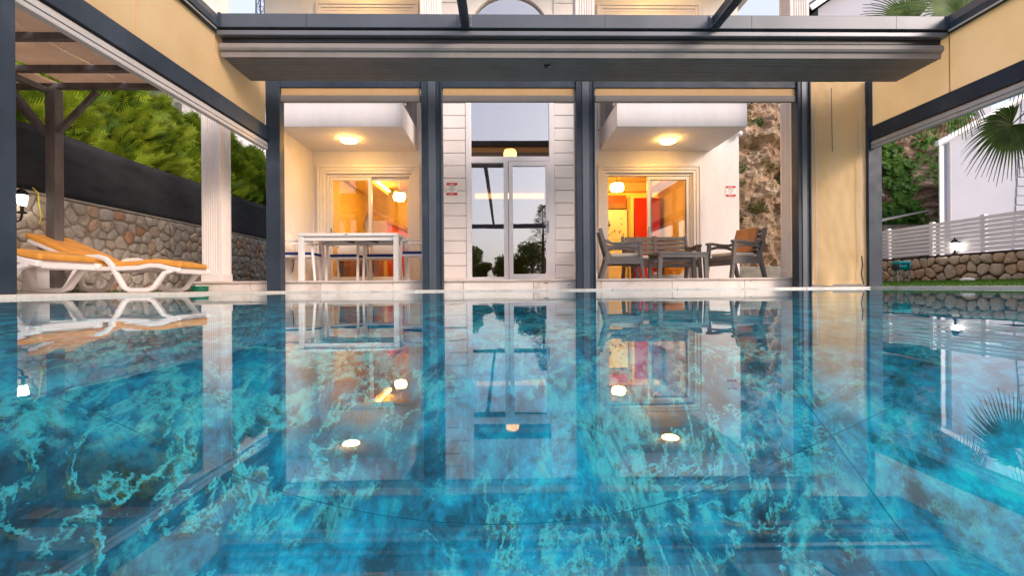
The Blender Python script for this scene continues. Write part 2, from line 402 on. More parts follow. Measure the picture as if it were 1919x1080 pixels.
# coping and deck
DZ = .025
cp = struct(joined('pool_coping', 'gutter_grate', [(PX0-.115, PX0-.03, PY0-.12, PY1+.12, -.05, DZ-.008), (PX1+.03, PX1+.12, PY0-.12, PY1+.12, -.05, DZ-.008),
     (PX0-.029, PX1+.029, PY1+.03, PY1+.12, -.05, DZ-.008), (PX0-.029, PX1+.029, PY0-.12, PY0-.03, -.05, DZ-.008)]), 'pale stone overflow edge running round the pool', cat='pool edge')
def slabs(x0, x1, y0, y1, nx, ny, mat, parent, z0, z1, name='slab', gap=.004, bevel=.004):
    for i in range(nx):
        for j in range(ny):
            a = x0+(x1-x0)*i/nx+gap/2; b_ = x0+(x1-x0)*(i+1)/nx-gap/2; c_ = y0+(y1-y0)*j/ny+gap/2; d_ = y0+(y1-y0)*(j+1)/ny-gap/2
            MB().box(a, b_, c_, d_, z0, z1).build(name, mat, parent, bevel)
slabs(PX0-.118, PX0-.002, -.6, 7.05, 1, 10, 'gutter_grate', cp, DZ-.03, DZ)
slabs(PX1+.002, PX1+.3, -.6, 7.05, 1, 8, 'marble', cp, DZ-.03, DZ+.002)
slabs(PX0, PX1, PY1+.002, PY1+.36, 9, 1, 'marble', cp, DZ-.03, DZ)
dk = struct(joined('deck', 'deck_stone', [(-5.62, PX0-.121, -8.6, 7.28, -.06, DZ-.006), (PX0-.12, PX1+.3, -8.6, PY0-.125, -.06, DZ-.006)]), 'pale stone deck beside the pool', cat='deck')
slabs(-5.62, PX0-.121, .4, 7.28, 3, 9, 'deck_stone', dk, DZ-.03, DZ, gap=.008)
# lawn on the far right, rising to the stone wall, and a strip under the left wall
lw = MB(); NX, NY = 12, 18
for i in range(NX+1):
    for j in range(NY+1):
        t_ = i/NX; lw.v.append((5.76+t_*(11.6-5.76), -4+j*(20/NY), .012+.135*t_**1.2+.012*noise.noise(Vector((i*.8, j*.7, 0)))))
for i in range(NX):
    for j in range(NY):
        k = i*(NY+1)+j; lw.f.append((k, k+NY+1, k+NY+2, k+1))
struct(lw.build('lawn', 'lawn_soil', smooth=True), 'strip of lawn between the pool and the white fence', cat='lawn')
def blades(name, spots, label, h0=.03, h1=.07):
    m_ = MB()
    for (x, y, z) in spots:
        h = random.uniform(h0, h1); a = random.uniform(0, 6.28); dx, dy = math.cos(a)*.006, math.sin(a)*.006
        lx, ly = random.uniform(-.6, .6)*h, random.uniform(-.6, .6)*h
        m_.add([(x-dx, y-dy, z), (x+dx, y+dy, z), (x+lx, y+ly, z+h)], [(0, 1, 2)])
    struct(m_.build(name, 'grass_blade'), label, 'stuff', 'grass')
blades('grass', [(x, y, .012+.135*((x-5.76)/5.84)**1.2) for x, y in ((5.8+5.7*math.sqrt(random.random()), random.uniform(3.5, 15)) for _ in range(24000))], 'short green grass of the lawn by the white fence', .02, .05)
blades('grass', [(random.uniform(-5.98, -5.60), random.uniform(3.5, 13), -.03) for _ in range(7000)], 'narrow strip of green grass at the foot of the field stone wall', .05, .12)

# terrace
TZ = .18
tr = struct(joined('terrace', 'mortar', [(-4.78, 5.05, 7.33, 9.3, -.03, TZ-.032)]), 'raised marble terrace in front of the house', cat='terrace')
def run(x0, x1, cuts, f):
    e = [x0] + cuts + [x1]
    for a, b_ in zip(e, e[1:]): f(a+.0025, b_-.0025)
run(-4.78, 5.05, [-3.93, -2.84, -1.72, -.62, .48, 1.55, 2.68, 3.84], lambda a, b_: MB().box(a, b_, 7.30, 7.345, -.02, TZ-.032).build('riser_slab', 'marble', tr, .003))
run(-4.80, 5.07, [-3.4, -2.1, -.7, .7, 2.0, 3.4], lambda a, b_: MB().box(a, b_, 7.265, 9.32, TZ-.03, TZ).build('paving_slab', 'deck_stone', tr, .005))

# ------------------------------------------------------------------ house
house = thing('house', 'white two storey villa with two balconies and a glazed entrance bay', 'house', (.2, 9.2, 0))
WY = 9.2
LX = (-3.46, -1.78); RX = (2.06, 3.81); HZ = 2.32
for a, b_, (x0, x1) in ((-4.63, -1.36, LX), (1.65, 4.74, RX)):
    MB().prism([(a, 0), (x0, 0), (x0, HZ), (x1, HZ), (x1, 0), (b_, 0), (b_, 6.3), (a, 6.3)], 'y', WY, WY+.2).build('wall', 'white_paint', house)
joined('side_wall', 'white_paint', [(-3.86, -3.72, 7.82, WY-.002, 0, 2.758)], house)
joined('outer_wall', 'white_paint', [(-4.63, -4.45, WY+.202, 13.4, 0, 6.3), (4.56, 4.74, WY+.202, 13.4, 0, 6.3), (-4.45, 4.56, 13.2, 13.4, 0, 6.3)], house)
rf = joined('roof', 'white_paint', [(-5.1, 5.4, 7.1, 13.7, 6.3, 6.55)], house, .02)
# balconies
for (x0, x1) in ((-3.88, -1.66), (1.945, 4.17)):
    bl = joined('balcony', 'white_paint', [(x0, x1, 7.80, WY-.003, 2.76, 3.17)], house, .008)
    joined('coping', 'white_paint', [(x0-.03, x1+.03, 7.765, 7.98, 3.174, 3.21)], bl, .006)
    xs_ = x1-.02 if x1 < 0 else x0+.02
    joined('railing_panel', 'rail_glass', [(xs_-.008, xs_+.008, 7.85, WY-.02, 3.175, 4.05)], bl)
    joined('handrail', 'mid_metal', [(xs_-.03, xs_+.03, 7.83, WY-.01, 4.055, 4.10), (x0, x1, 7.83, 7.88, 4.055, 4.10)], bl, .004)
    for k in range(9):
        xx = x0+.06+(x1-x0-.12)*k/8; MB().tube([(xx, 7.86, 3.2), (xx, 7.86, 4.06)], .01, 6).build('baluster', 'mid_metal', bl)
# entrance bay
BY = 8.55; BX0, BX1 = -1.40, 1.69; GX0, GX1 = -.62, .925; CX, CZ, CR = .152, 4.68, .75
bay = joined('entrance_bay', 'white_paint', [(BX0, GX0, BY, BY+.18, 0, 6.3), (GX1, BX1, BY, BY+.18, 0, 6.3), (BX0, BX0+.15, BY+.182, WY+.3, 0, 6.3), (BX1-.15, BX1, BY+.182, WY+.3, 0, 6.3)], house)
pl_ = [(GX0, 4.64), (GX0, 6.3), (GX1, 6.3), (GX1, 4.64), (CX+CR, 4.64)] + [(CX+CR*math.cos(a), CZ+CR*math.sin(a)) for a in [math.pi*k/24 for k in range(25)]] + [(CX-CR, 4.64)]
MB().prism(pl_, 'y', BY+.001, BY+.17).build('arch_wall', 'white_paint', house)
rg = MB(); N = 28
for k in range(N):
    a0, a1 = math.pi*k/N, math.pi*(k+1)/N
    q = [(CX+r*math.cos(a), CZ+r*math.sin(a)) for r, a in ((CR+.003, a0), (CR+.12, a0), (CR+.12, a1), (CR+.003, a1))]
    rg.prism(q, 'y', BY-.05, BY+.0)
rg.build('arch_trim', 'cladding_paint', house)
BH = .230
for (xa, xb) in ((BX0+.0, GX0-.045), (GX1+.045, BX1)):
    for k in range(26):
        z0 = .235+k*BH
        MB().box(xa, xb, BY-.026, BY-.001, z0, z0+BH-.013).build('cladding_board', 'cladding_paint', bay, .004)
    joined('base_course', 'marble', [(xa-.01, xb+.01, BY-.045, BY-.002, TZ+.001, .232)], bay, .004)
# entrance glazing
win = joined('entrance_window', 'frame_white', [(GX0-.04, GX0+.055, BY-.04, BY+.06, TZ, 4.70), (GX1-.055, GX1+.04, BY-.04, BY+.06, TZ, 4.70),
      (GX0+.055, GX1-.055, BY-.03, BY+.06, 2.385, 2.465), (.026, .108, BY-.03, BY+.06, TZ, 2.385), (GX0+.055, .026, BY-.03, BY+.06, TZ, .25), (GX0+.055, .026, BY-.03, BY+.06, 2.35, 2.385)], house, .004)
pv = [(GX0+.05, 2.46), (GX1-.05, 2.46), (GX1-.05, 4.68)] + [(CX+.72*math.cos(math.pi*k/24), CZ+.72*math.sin(math.pi*k/24)) for k in range(25)] + [(GX0+.05, 4.68)]
MB().prism(pv, 'y', BY+.02, BY+.028).build('pane', 'coated_glass', win)
joined('pane', 'coated_glass', [(GX0+.05, .03, BY+.02, BY+.028, .24, 2.36)], win)
fd = joined('front_door', 'frame_white', [(.118, .195, BY-.045, BY+.02, TZ+.02, 2.375), (.80, .87, BY-.045, BY+.02, TZ+.02, 2.375), (.195, .80, BY-.045, BY+.02, TZ+.02, .30), (.195, .80, BY-.045, BY+.02, 2.285, 2.375)], house, .004)
joined('pane', 'coated_glass', [(.19, .805, BY-.016, BY-.008, .29, 2.29)], fd)
hd = MB().tube([(.835, BY-.05, 1.2), (.835, BY-.10, 1.2), (.755, BY-.105, 1.2)], .011, 8).box(.815, .855, BY-.056, BY-.045, 1.05, 1.28); hd.build('handle', 'steel', fd)
# sliding doors with stepped mouldings
def moulding(x0, x1, zt, par, mat='frame_warm', zb=TZ+.002):
    for k, (o_, wd, pr) in enumerate(((.0, .055, .030), (.055, .055, .048), (.110, .05, .066))):
        a, b_, t_ = x0-o_, x1+o_, zt+o_
        joined('moulding', mat, [(a-wd, a-.001, WY-pr, WY-.001, zb, t_+wd), (b_+.001, b_+wd, WY-pr, WY-.001, zb, t_+wd), (a, b_, WY-pr, WY-.001, t_+.001, t_+wd)], par, .004)
for (x0, x1), name in ((LX, 'l'), (RX, 'r')):
    d = joined('sliding_door', 'frame_warm', [(x0+.001, x0+.05, WY+.02, WY+.15, TZ, HZ-.001), (x1-.05, x1-.001, WY+.02, WY+.15, TZ, HZ-.001), (x0+.05, x1-.05, WY+.02, WY+.15, HZ-.05, HZ-.001), (x0+.05, x1-.05, WY+.02, WY+.15, TZ, TZ+.04)], house, .003)
    moulding(x0, x1, HZ, d)
    mx = (x0+x1)/2
    def sash(a, b_, yy):
        s_ = joined('sash', 'frame_warm', [(a, a+.06, yy, yy+.04, TZ+.042, HZ-.052), (b_-.06, b_, yy, yy+.04, TZ+.042, HZ-.052), (a+.06, b_-.06, yy, yy+.04, TZ+.042, TZ+.11), (a+.06, b_-.06, yy, yy+.04, HZ-.12, HZ-.052)], d, .003)
        joined('pane', 'clear_glass', [(a+.055, b_-.055, yy+.016, yy+.022, TZ+.1, HZ-.11)], s_)
        joined('handle', 'steel', [(a+.015, a+.04, yy-.02, yy-.002, 1.05, 1.25)], s_)
    if name == 'l':
        sash(x0+.052, mx+.03, WY+.04); sash(mx-.03, x1-.052, WY+.09)
    else:
        sash(mx-.03, x1-.052, WY+.04); sash(mx+.02, x1-.06, WY+.09)
# upper storey doors above the balconies
for (x0, x1) in (LX, RX):
    d = joined('upper_door', 'frame_warm', [(x0, x1, WY-.03, WY-.002, 3.2, 5.52)], house)
    joined('pane', 'coated_glass', [(x0+.07, (x0+x1)/2-.03, WY-.037, WY-.031, 3.3, 5.42)], d)
    joined('pane', 'coated_glass', [((x0+x1)/2+.03, x1-.07, WY-.037, WY-.031, 3.3, 5.42)], d)
    moulding(x0, x1, 5.525, d, zb=3.18)
# fluted columns
def column(x0, x1, y0, y1, z0, z1):
    pts = []; nf = 6
    def side(p, q):
        P, Q = Vector(p), Vector(q); d = Q-P; nn = Vector((-d.y, d.x)).normalized()
        L_ = d.length; mrg = .035; st_ = (L_-2*mrg)/nf
        out = [P]
        for k in range(nf):
            s0 = mrg+st_*k
            for t_, dep in ((.18, 0), (.30, .010), (.5, .013), (.70, .010), (.82, 0)):
                out.append(P + d/L_*(s0+st_*t_) + nn*dep)
        return out
    cs = [(x0, y0), (x1, y0), (x1, y1), (x0, y1)]
    for k in range(4): pts += side(cs[k], cs[(k+1) % 4])
    c = MB().prism([(p.x, p.y) for p in pts], 'z', z0+.12, z1).build('column', 'column_paint', house)
    joined('column_base', 'column_paint', [(x0-.012, x1+.012, y0-.012, y1+.012, z0, z0+.119)], c, .006)
for (x0, x1) in ((-4.68, -4.40), (-1.27, -.97), (1.18, 1.48), (4.62, 4.92)): column(x0, x1, 7.32, 7.62, TZ+.001, 6.299)
# rooms behind the glass
def room(x0, x1, y0, y1, z1, wallm, floorm, mat_c='warm_wall'):
    joined('room_wall', wallm, [(x0, x0+.05, y0, y1, TZ, z1), (x1-.05, x1, y0, y1, TZ, z1), (x0+.05, x1-.05, y1, y1+.05, TZ, z1)], house)
    joined('room_ceiling', mat_c, [(x0, x1, y0, y1+.05, z1+.001, z1+.05)], house)
    joined('room_floor', floorm, [(x0, x1, y0, y1+.05, .08, TZ-.002)], house)
room(-3.69, -1.40, 9.41, 12.9, 2.74, 'warm_wall', 'room_floor')
room(1.68, 4.12, 9.41, 12.9, 2.74, 'warm_wall', 'room_floor')
room(-1.19, 1.48, 8.74, 12.9, 5.9, 'hall_wall', 'room_floor', 'hall_wall')
def strip(boxes, label, mat='cove_glow'):
    return tag(joined('cove_light', mat, boxes), label, 'cove light')
# cove lights under the ceilings
joined('ceiling_drop', 'warm_wall', [(1.74, 4.06, 11.9, 12.1, 2.52, 2.735), (3.7, 4.06, 9.45, 11.89, 2.52, 2.735)], house)
strip([(1.74, 4.06, 12.12, 12.16, 2.62, 2.66)], 'glowing yellow cove strip above the fridge in the kitchen')
joined('ceiling_drop', 'warm_wall', [(-3.55, -3.0, 9.45, 12.3, 2.50, 2.735)], house)
strip([(-2.995, -2.95, 9.5, 12.3, 2.60, 2.64)], 'glowing orange cove strip along the dining room ceiling')
strip([(-.75, 1.15, 12.80, 12.86, 2.49, 2.66)], 'glowing warm cove strip at the back of the entrance hall', 'hall_cove_glow')
joined('hall_ledge', 'hall_wall', [(-1.13, 1.42, 12.5, 12.79, 2.30, 2.45)], house)
# staircase in the dining room
stp = thing('staircase', 'orange red staircase panel rising behind the dining room glass', 'staircase', (-2.2, 11.2, TZ))
MB().prism([(-2.72, TZ), (-1.5, TZ), (-1.5, .95), (-2.0, 1.26), (-2.72, 1.62)], 'y', 11.0, 11.1).build('side_panel', 'orange_panel', stp)
MB().prism([(-2.74, 1.63), (-2.0, 1.27), (-1.5, .96), (-1.5, 1.04), (-2.0, 1.36), (-2.74, 1.73)], 'y', 10.97, 11.13).build('stringer', 'wood_warm', stp)
for k in range(6):
    joined('tread', 'wood_warm', [(-2.66+.19*k, -2.46+.19*k, 11.14, 11.95, 1.50-.12*k, 1.53-.12*k)], stp)
sd_ = thing('sideboard', 'low wooden sideboard inside the dining room', 'sideboard', (-3.2, 10.6, TZ))
joined('body', 'wood_warm', [(-3.55, -2.75, 10.4, 10.8, TZ, 1.02)], sd_, .01); joined('top', 'warm_wall', [(-3.57, -2.73, 10.38, 10.82, 1.021, 1.05)], sd_, .005)
for k in range(2): joined('door', 'wood_warm', [(-3.53+.4*k, -3.17+.4*k, 10.385, 10.399, .25, .98)], sd_, .004)
va = MB().lathe([(.05, 0), (.07, .04), (.06, .12), (.03, .2)], 14, (-3.05, 10.55, 1.052)); vz = thing('leaf_ornament', 'silver leaf shaped ornament on the sideboard', 'ornament', (-3.05, 10.55, 1.052))
va.build('base', 'silver', vz, smooth=True)
lf = [(-3.05+.085*math.sin(math.pi*k/12)*(1 if s_ > 0 else -1), 1.22+.55*(k/12)) for s_ in (1, -1) for k in (range(0, 13) if s_ > 0 else range(11, 0, -1))]
MB().prism(lf, 'y', 10.54, 10.56).build('blade', 'silver', vz)
# kitchen
fr = thing('fridge', 'pale enamel fridge with small magnets inside the kitchen doorway', 'fridge', (2.85, 12.0, TZ))
joined('body', 'fridge_enamel', [(2.42, 3.17, 11.75, 12.4, TZ+.02, 2.02)], fr, .01)
joined('door', 'fridge_enamel', [(2.43, 3.16, 11.69, 11.745, 1.24, 2.01)], fr, .012); joined('door', 'fridge_enamel', [(2.43, 3.16, 11.69, 11.745, TZ+.04, 1.23)], fr, .012)
random.seed(4)
for k in range(14):
    x, z = random.uniform(2.66, 3.08), random.uniform(1.36, 1.92); s_ = random.uniform(.016, .04)
    joined('magnet', random.choice(['wood_warm', 'plaque_grey', 'mortar', 'bark']), [(x-s_*.7, x+s_*.7, 11.682, 11.689, z-s_, z+s_)], fr)
cb = thing('wall_cupboard', 'brown cupboard box over the fridge', 'cupboard', (2.85, 12.1, 2.1))
joined('body', 'wood_warm', [(2.42, 3.17, 11.80, 12.4, 2.06, 2.40)], cb, .006); joined('front', 'orange_panel', [(2.44, 3.15, 11.78, 11.799, 2.20, 2.38)], cb, .004)
rd = thing('tall_cabinet', 'tall glossy red cabinet beside the fridge', 'cabinet', (3.6, 11.8, TZ))
joined('body', 'red_lacquer', [(3.29, 3.95, 11.55, 12.3, TZ+.02, 2.28)], rd, .006); joined('door', 'red_lacquer', [(3.30, 3.94, 11.52, 11.549, TZ+.04, 2.26)], rd, .005)
joined('side_post', 'warm_wall', [(3.20, 3.27, 11.5, 12.3, TZ, 2.34)], rd); MB().tube([(3.36, 11.50, 1.1), (3.36, 11.50, 1.35)], .01, 6).build('handle', 'steel', rd)
# chandeliers
def chandelier(x, y, z, r, top, label, mat='chandelier_glow'):
    c = thing('chandelier', label, 'chandelier', (x, y, z))
    MB().tube([(x, y, top), (x, y, z+.1)], .008, 6).build('rod', 'silver', c)
    MB().lathe([(.07, 0), (.07, .03)], 12, (x, y, top-.035)).build('ceiling_plate', 'silver', c)
    MB().lathe([(r*.95, 0), (r, .02), (r*.95, .04)], 18, (x, y, z+.07)).build('ring', 'silver', c)
    for k in range(9):
        a = 2*math.pi*k/9; cx_, cy_ = x+r*.8*math.cos(a), y+r*.8*math.sin(a)
        MB().lathe([(.012, -.10), (.034, -.06), (.045, 0), (.03, .05), (.012, .07)], 8, (cx_, cy_, z)).build('bulb', mat, c, smooth=True)
    MB().lathe([(.02, -.12), (r*.55, -.03), (r*.6, .03), (.05, .07)], 12, (x, y, z)).build('globe', mat, c, smooth=True)
chandelier(-2.36, 10.7, 2.17, .12, 2.74, 'glowing chandelier inside the dining room with the red staircase')
chandelier(2.66, 10.7, 2.37, .14, 2.74, 'glowing chandelier in the kitchen in front of the fridge')
chandelier(.17, 9.7, 2.86, .12, 5.9, 'glowing chandelier in the entrance hall above the front door', 'hall_glow')
# lamps under the balconies and under the roof
for (x, y, z, lb) in ((-2.75, 8.40, 2.76, 'round glowing ceiling lamp under the balcony above the dining table'), (3.05, 8.46, 2.76, 'round glowing ceiling lamp under the balcony above the grey armchairs'),
                  (-2.75, 8.35, 6.30, 'round ceiling lamp under the roof above the dining side balcony'), (3.05, 8.35, 6.30, 'round ceiling lamp under the roof above the armchair side balcony')):
    c = thing('ceiling_lamp', lb, 'lamp', (x, y, z), 'round ceiling lamps')
    MB().lathe([(.142, -.03), (.144, -.025), (.144, -.001)], 24, (x, y, z)).build('rim', 'frame_white', c)
    MB().lathe([(.04, -.078), (.10, -.070), (.135, -.055), (.148, -.031)], 24, (x, y, z)).build('diffuser', 'lamp_glow', c, smooth=True)
# plaques: white with a red band above and below
def plaque(x0, x1, yf, z0, z1, label):
    p = thing('plaque', label, 'plaque', ((x0+x1)/2, yf, z0))
    joined('board', 'plaque_white', [(x0, x1, yf-.006, yf-.001, z0, z1)], p)
    h = (z1-z0)
    for (a, b_) in ((.02, .21), (.79, .98)):
        joined('red_band', 'red_paint', [(x0+.004, x1-.004, yf-.009, yf-.0065, z0+h*a, z0+h*b_)], p)
        joined('lettering', 'plaque_white', [(x0+.05+k*.022, x0+.064+k*.022, yf-.0105, yf-.0095, z0+h*(a+.07), z0+h*(b_-.07)) for k in range(4)], p)
    for k, (a, b_) in enumerate(((.18, .82), (.3, .7), (.14, .8), (.34, .62))):
        zz = z0+h*(.68-.12*k); joined('text_line', 'plaque_grey', [(x0+(x1-x0)*a, x0+(x1-x0)*b_, yf-.0085, yf-.0065, zz, zz+h*.05)], p)
plaque(-1.02, -.815, BY-.027, 1.75, 1.985, 'small white notice with red bands on the cladding beside the front door')
plaque(4.47, 4.67, WY-.001, 1.84, 2.06, 'small white notice with red bands on the plain wall by the armchairs')
sc_ = thing('security_camera', 'small white dome camera at the top corner of the end wall', 'camera', (4.69, 9.12, 3.08))
MB().lathe([(.02, -.07), (.06, -.05), (.075, 0), (.06, .03)], 14, (4.69, 9.10, 3.08)).build('dome', 'frame_white', sc_, smooth=True)
joined('bracket', 'frame_white', [(4.665, 4.715, 9.10, 9.198, 3.09, 3.13)], sc_)

# ------------------------------------------------------------------ pergola over the pool
LXP, RXP = -3.55, 5.72           # side planes
FY = 7.05                        # far post row
YS = [FY, 3.26, -.55, -4.3, -8.0]
pg = thing('pool_pergola', 'dark anthracite aluminium pergola frame standing round the pool', 'pergola', (1, 0, DZ))
def post(x0, x1, y0, y1, z1, groove=True):
    p_ = joined('post', 'dark_metal', [(x0, x1, y0, y1, DZ, z1)], pg, .006)
    if groove:
        c_, hw = (x0+x1)/2, (x1-x0)*.17
        joined('guide_rail', 'mid_metal', [(c_-hw, c_+hw, y0-.012, y0-.001, DZ+.001, z1-.002)], p_, .003)
        for xx in (x0+.012, x1-.012): joined('edge_rail', 'dark_metal', [(xx-.010, xx+.010, y0-.02, y0-.001, DZ+.001, z1-.002)], p_, .002)
for (a, b_) in ((-3.55, -3.34), (-1.215, -.905), (1.13, 1.42), (4.54, 4.75), (5.65, 5.86)): post(a, b_, FY, FY+.15, 3.21, a not in (-3.55, 5.65))
for y in YS[1:]:
    post(LXP-.06, LXP+.13, y-.08, y+.08, 3.27, False); post(RXP-.06, RXP+.10, y-.08, y+.08, 3.27, False)
joined('header', 'dark_metal', [(-3.338, -1.217, FY+.01, FY+.14, 3.10, 3.21), (-.903, 1.128, FY+.01, FY+.14, 3.10, 3.21), (1.422, 4.538, FY+.01, FY+.14, 3.10, 3.21)], pg, .005)
joined('header', 'dark_metal', [(LXP, RXP, -8.08, -7.92, 3.271, 3.50)], pg, .005)
for x, s_ in ((LXP, 1), (RXP, -1)):
    for ya, yb in zip(YS[1:], YS):
        joined('side_beam', 'dark_metal', [(x-.05, x+.06 if s_ > 0 else x+.05, ya+.082, yb-.082 if yb != FY else yb-.002, 2.28, 2.49)], pg, .006)
    joined('side_rail', 'dark_metal', [(x-.06, x+.09, -7.9, 6.05, 3.272, 3.35)], pg, .005)
    joined('side_rail', 'mid_metal', [(x-.06, x+.05, -7.9, 6.05, 3.352, 3.46)], pg, .005)
    joined('rail_lip', 'bar_grey', [(x+s_*.06-.006, x+s_*.06+.006, -7.9, 5.76, 3.252, 3.271)], pg)
for x in (-.44, 2.68):
    joined('rafter', 'dark_metal', [(x-.035, x+.035, -7.9, 5.74, 3.27, 3.43)], pg, .004)
    joined('rafter_track', 'mid_metal', [(x-.055, x-.037, -7.9, 5.74, 3.285, 3.31), (x+.037, x+.055, -7.9, 5.74, 3.285, 3.31)], pg, .002)
for x in (-.44, 2.68):
    bk_ = joined('rafter_bracket', 'mid_metal', [(x-.075, x+.075, 5.745, 5.769, 3.275, 3.44)], pg, .003)
    for (dx, dz) in ((-.06, 3.30), (.06, 3.30), (-.06, 3.41), (.06, 3.41)): joined('bolt', 'steel', [(x+dx-.007, x+dx+.007, 5.738, 5.7445, dz-.007, dz+.007)], bk_)
for x in (LXP+.09+.004, RXP-.07-.004): joined('corner_cap', 'dark_metal', [(x-.02, x+.02, 5.755, 5.768, 3.28, 3.458)], pg, .003)
for k in range(5):
    xx = -2.4+1.85*k; joined('gutter_joint', 'black_plastic', [(xx-.0025, xx+.0025, 5.768, 5.7695, 3.287, 3.453)], pg)
joined('gutter', 'mid_metal', [(LXP+.092, RXP-.062, 5.77, 5.97, 3.285, 3.455)], pg, .006)
joined('gutter_lip', 'grey_metal', [(LXP+.04, RXP-.04, 5.79, 6.02, 3.20, 3.262)], pg, .01)
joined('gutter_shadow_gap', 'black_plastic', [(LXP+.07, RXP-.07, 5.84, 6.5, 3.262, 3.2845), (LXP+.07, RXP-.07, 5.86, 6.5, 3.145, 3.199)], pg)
# retracted canopy: a rounded pack with a ribbed underside
prof = [(5.90, 3.143), (5.86, 3.135), (5.835, 3.105), (5.83, 3.065), (5.845, 3.04), (5.87, 3.03)]
y = 5.875; st_ = .050
for k in range(14):
    prof += [(y+st_*.10, 2.968), (y+st_*.62, 2.968), (y+st_*.70, 3.03), (y+st_, 3.03)]; y += st_
prof += [(y+.01, 3.143)]
cn = MB().prism(prof, 'x', LXP+.05, RXP-.05).build('retracted_canopy', 'canopy_grey', pg)
sn = thing('rain_sensor', 'tiny dark sensor on the ribbed underside of the folded canopy', 'sensor', (.60, 6.0, 2.975))
joined('case', 'black_plastic', [(.56, .64, 6.05, 6.11, 2.945, 2.977)], sn, .005); MB().lathe([(.012, -.02), (.014, 0)], 10, (.625, 6.06, 2.945)).build('lens', 'steel', sn)

# side blinds, half rolled, one per opening
for x, s_, nm in ((LXP, 1, 'lounger'), (RXP, -1, 'lawn')):
    for i, (ya, yb) in enumerate(zip(YS[1:], YS)):
        bl = thing('roller_blind', 'cream roller blind half lowered on the %s side, in the %s' % (nm, ('bay next to the house', 'second bay from the house', 'third bay from the house', 'last bay')[i]), 'blind', (x, ya, 2.2), 'half lowered cream blinds on the %s side' % nm)
        y0, y1 = ya+.083, yb-.083 if yb != FY else yb-.004
        m_ = MB(); NN = 36; ZN = 6
        for a in range(NN+1):
            for c_ in range(ZN+1):
                u, v_ = a/NN, c_/ZN
                m_.v.append((x+.005*noise.noise(Vector((u*7+i*3, v_*2, x))), y0+(y1-y0)*u, 2.492+(3.25-2.492)*v_))
        for a in range(NN):
            for c_ in range(ZN):
                k = a*(ZN+1)+c_; m_.f.append((k, k+ZN+1, k+ZN+2, k+1))
        m_.build('fabric', 'cream_fabric', bl, smooth=True)
        joined('bottom_bar', 'bar_grey', [(x-.035, x+.035, y0, y1, 2.152, 2.262)], bl, .008)
        for k in (1, 2): joined('seam', 'cream_fabric', [(x+s_*.003-.004, x+s_*.003+.004, y0+(y1-y0)*k/3-.006, y0+(y1-y0)*k/3+.006, 2.493, 3.249)], bl)
        joined('fabric_hem', 'cream_fabric', [(x-.012, x+.012, y0, y1, 2.263, 2.279)], bl)
        joined('bar_groove', 'mid_metal', [(x+s_*.036-.003, x+s_*.036+.003, y0, y1, 2.195, 2.203)], bl)
# end blinds, almost fully rolled up
for (a, b_, lb) in ((-3.338, -1.217, 'rolled cream blind with grey bar over the dining table opening'), (-.903, 1.128, 'rolled cream blind with grey bar over the front door opening'), (1.422, 4.538, 'rolled cream blind with grey bar over the armchair opening')):
    bl = thing('roller_blind', lb, 'blind', ((a+b_)/2, FY+.07, 2.9))
    joined('fabric', 'cream_fabric', [(a+.012, b_-.012, FY+.03, FY+.036, 2.985, 3.099)], bl)
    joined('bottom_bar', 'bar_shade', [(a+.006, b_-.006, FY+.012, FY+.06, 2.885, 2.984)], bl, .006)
# the one blind that is let down
bl = thing('roller_blind', 'cream blind let down to the ground between two dark posts', 'blind', (5.11, FY+.06, DZ))
m_ = MB(); NN, ZN = 40, 110; X0, X1 = 4.755, 5.645
for a in range(NN+1):
    for c_ in range(ZN+1):
        u, v_ = a/NN, c_/ZN; z = .055+(3.21-.055)*v_
        low = max(0, 1-z/.9)**2
        d_ = .012*noise.noise(Vector((u*2.2, z*1.1, 3))) + low*.05*noise.noise(Vector((u*5, z*3.5, 9))) + .006*noise.noise(Vector((u*9, z*6, 1)))
        zz = z - low*.02*math.sin(u*3.1)*1.0 + (low*.03*noise.noise(Vector((u*4, 0, 5))))
        m_.v.append((X0+(X1-X0)*u, FY+.05-d_-.03*max(0, 1-z/.16)**2, zz))
for a in range(NN):
    for c_ in range(ZN):
        k = a*(ZN+1)+c_; m_.f.append((k, k+ZN+1, k+ZN+2, k+1))
fb = m_.build('fabric', 'cream_fabric', bl, smooth=True)
for xx in (X0+.075, X1-.115): MB().tube([(xx+.012*math.sin(k*.7+xx)*(.4), FY+.005, .12+.13*k) for k in range(22)], .006, 6).build('zip', 'zip_tape', bl)
MB().tube([(X0+.33, FY+.01, 3.1), (X0+.335, FY+.01, 2.55), (X0+.34, FY+.008, 2.12)], .007, 6).build('strap', 'bar_shade', bl)
joined('hem_bar', 'bar_shade', [(X0+.02, X1-.02, FY+.03, FY+.07, .03, .07)], bl, .01)
MB().tube([(X1-.11, FY+.0, .5), (X1-.10, FY-.005, .36), (X1-.12, FY, .22), (X1-.09, FY-.01, .06)], .008, 6).build('cord', 'black_plastic', bl)

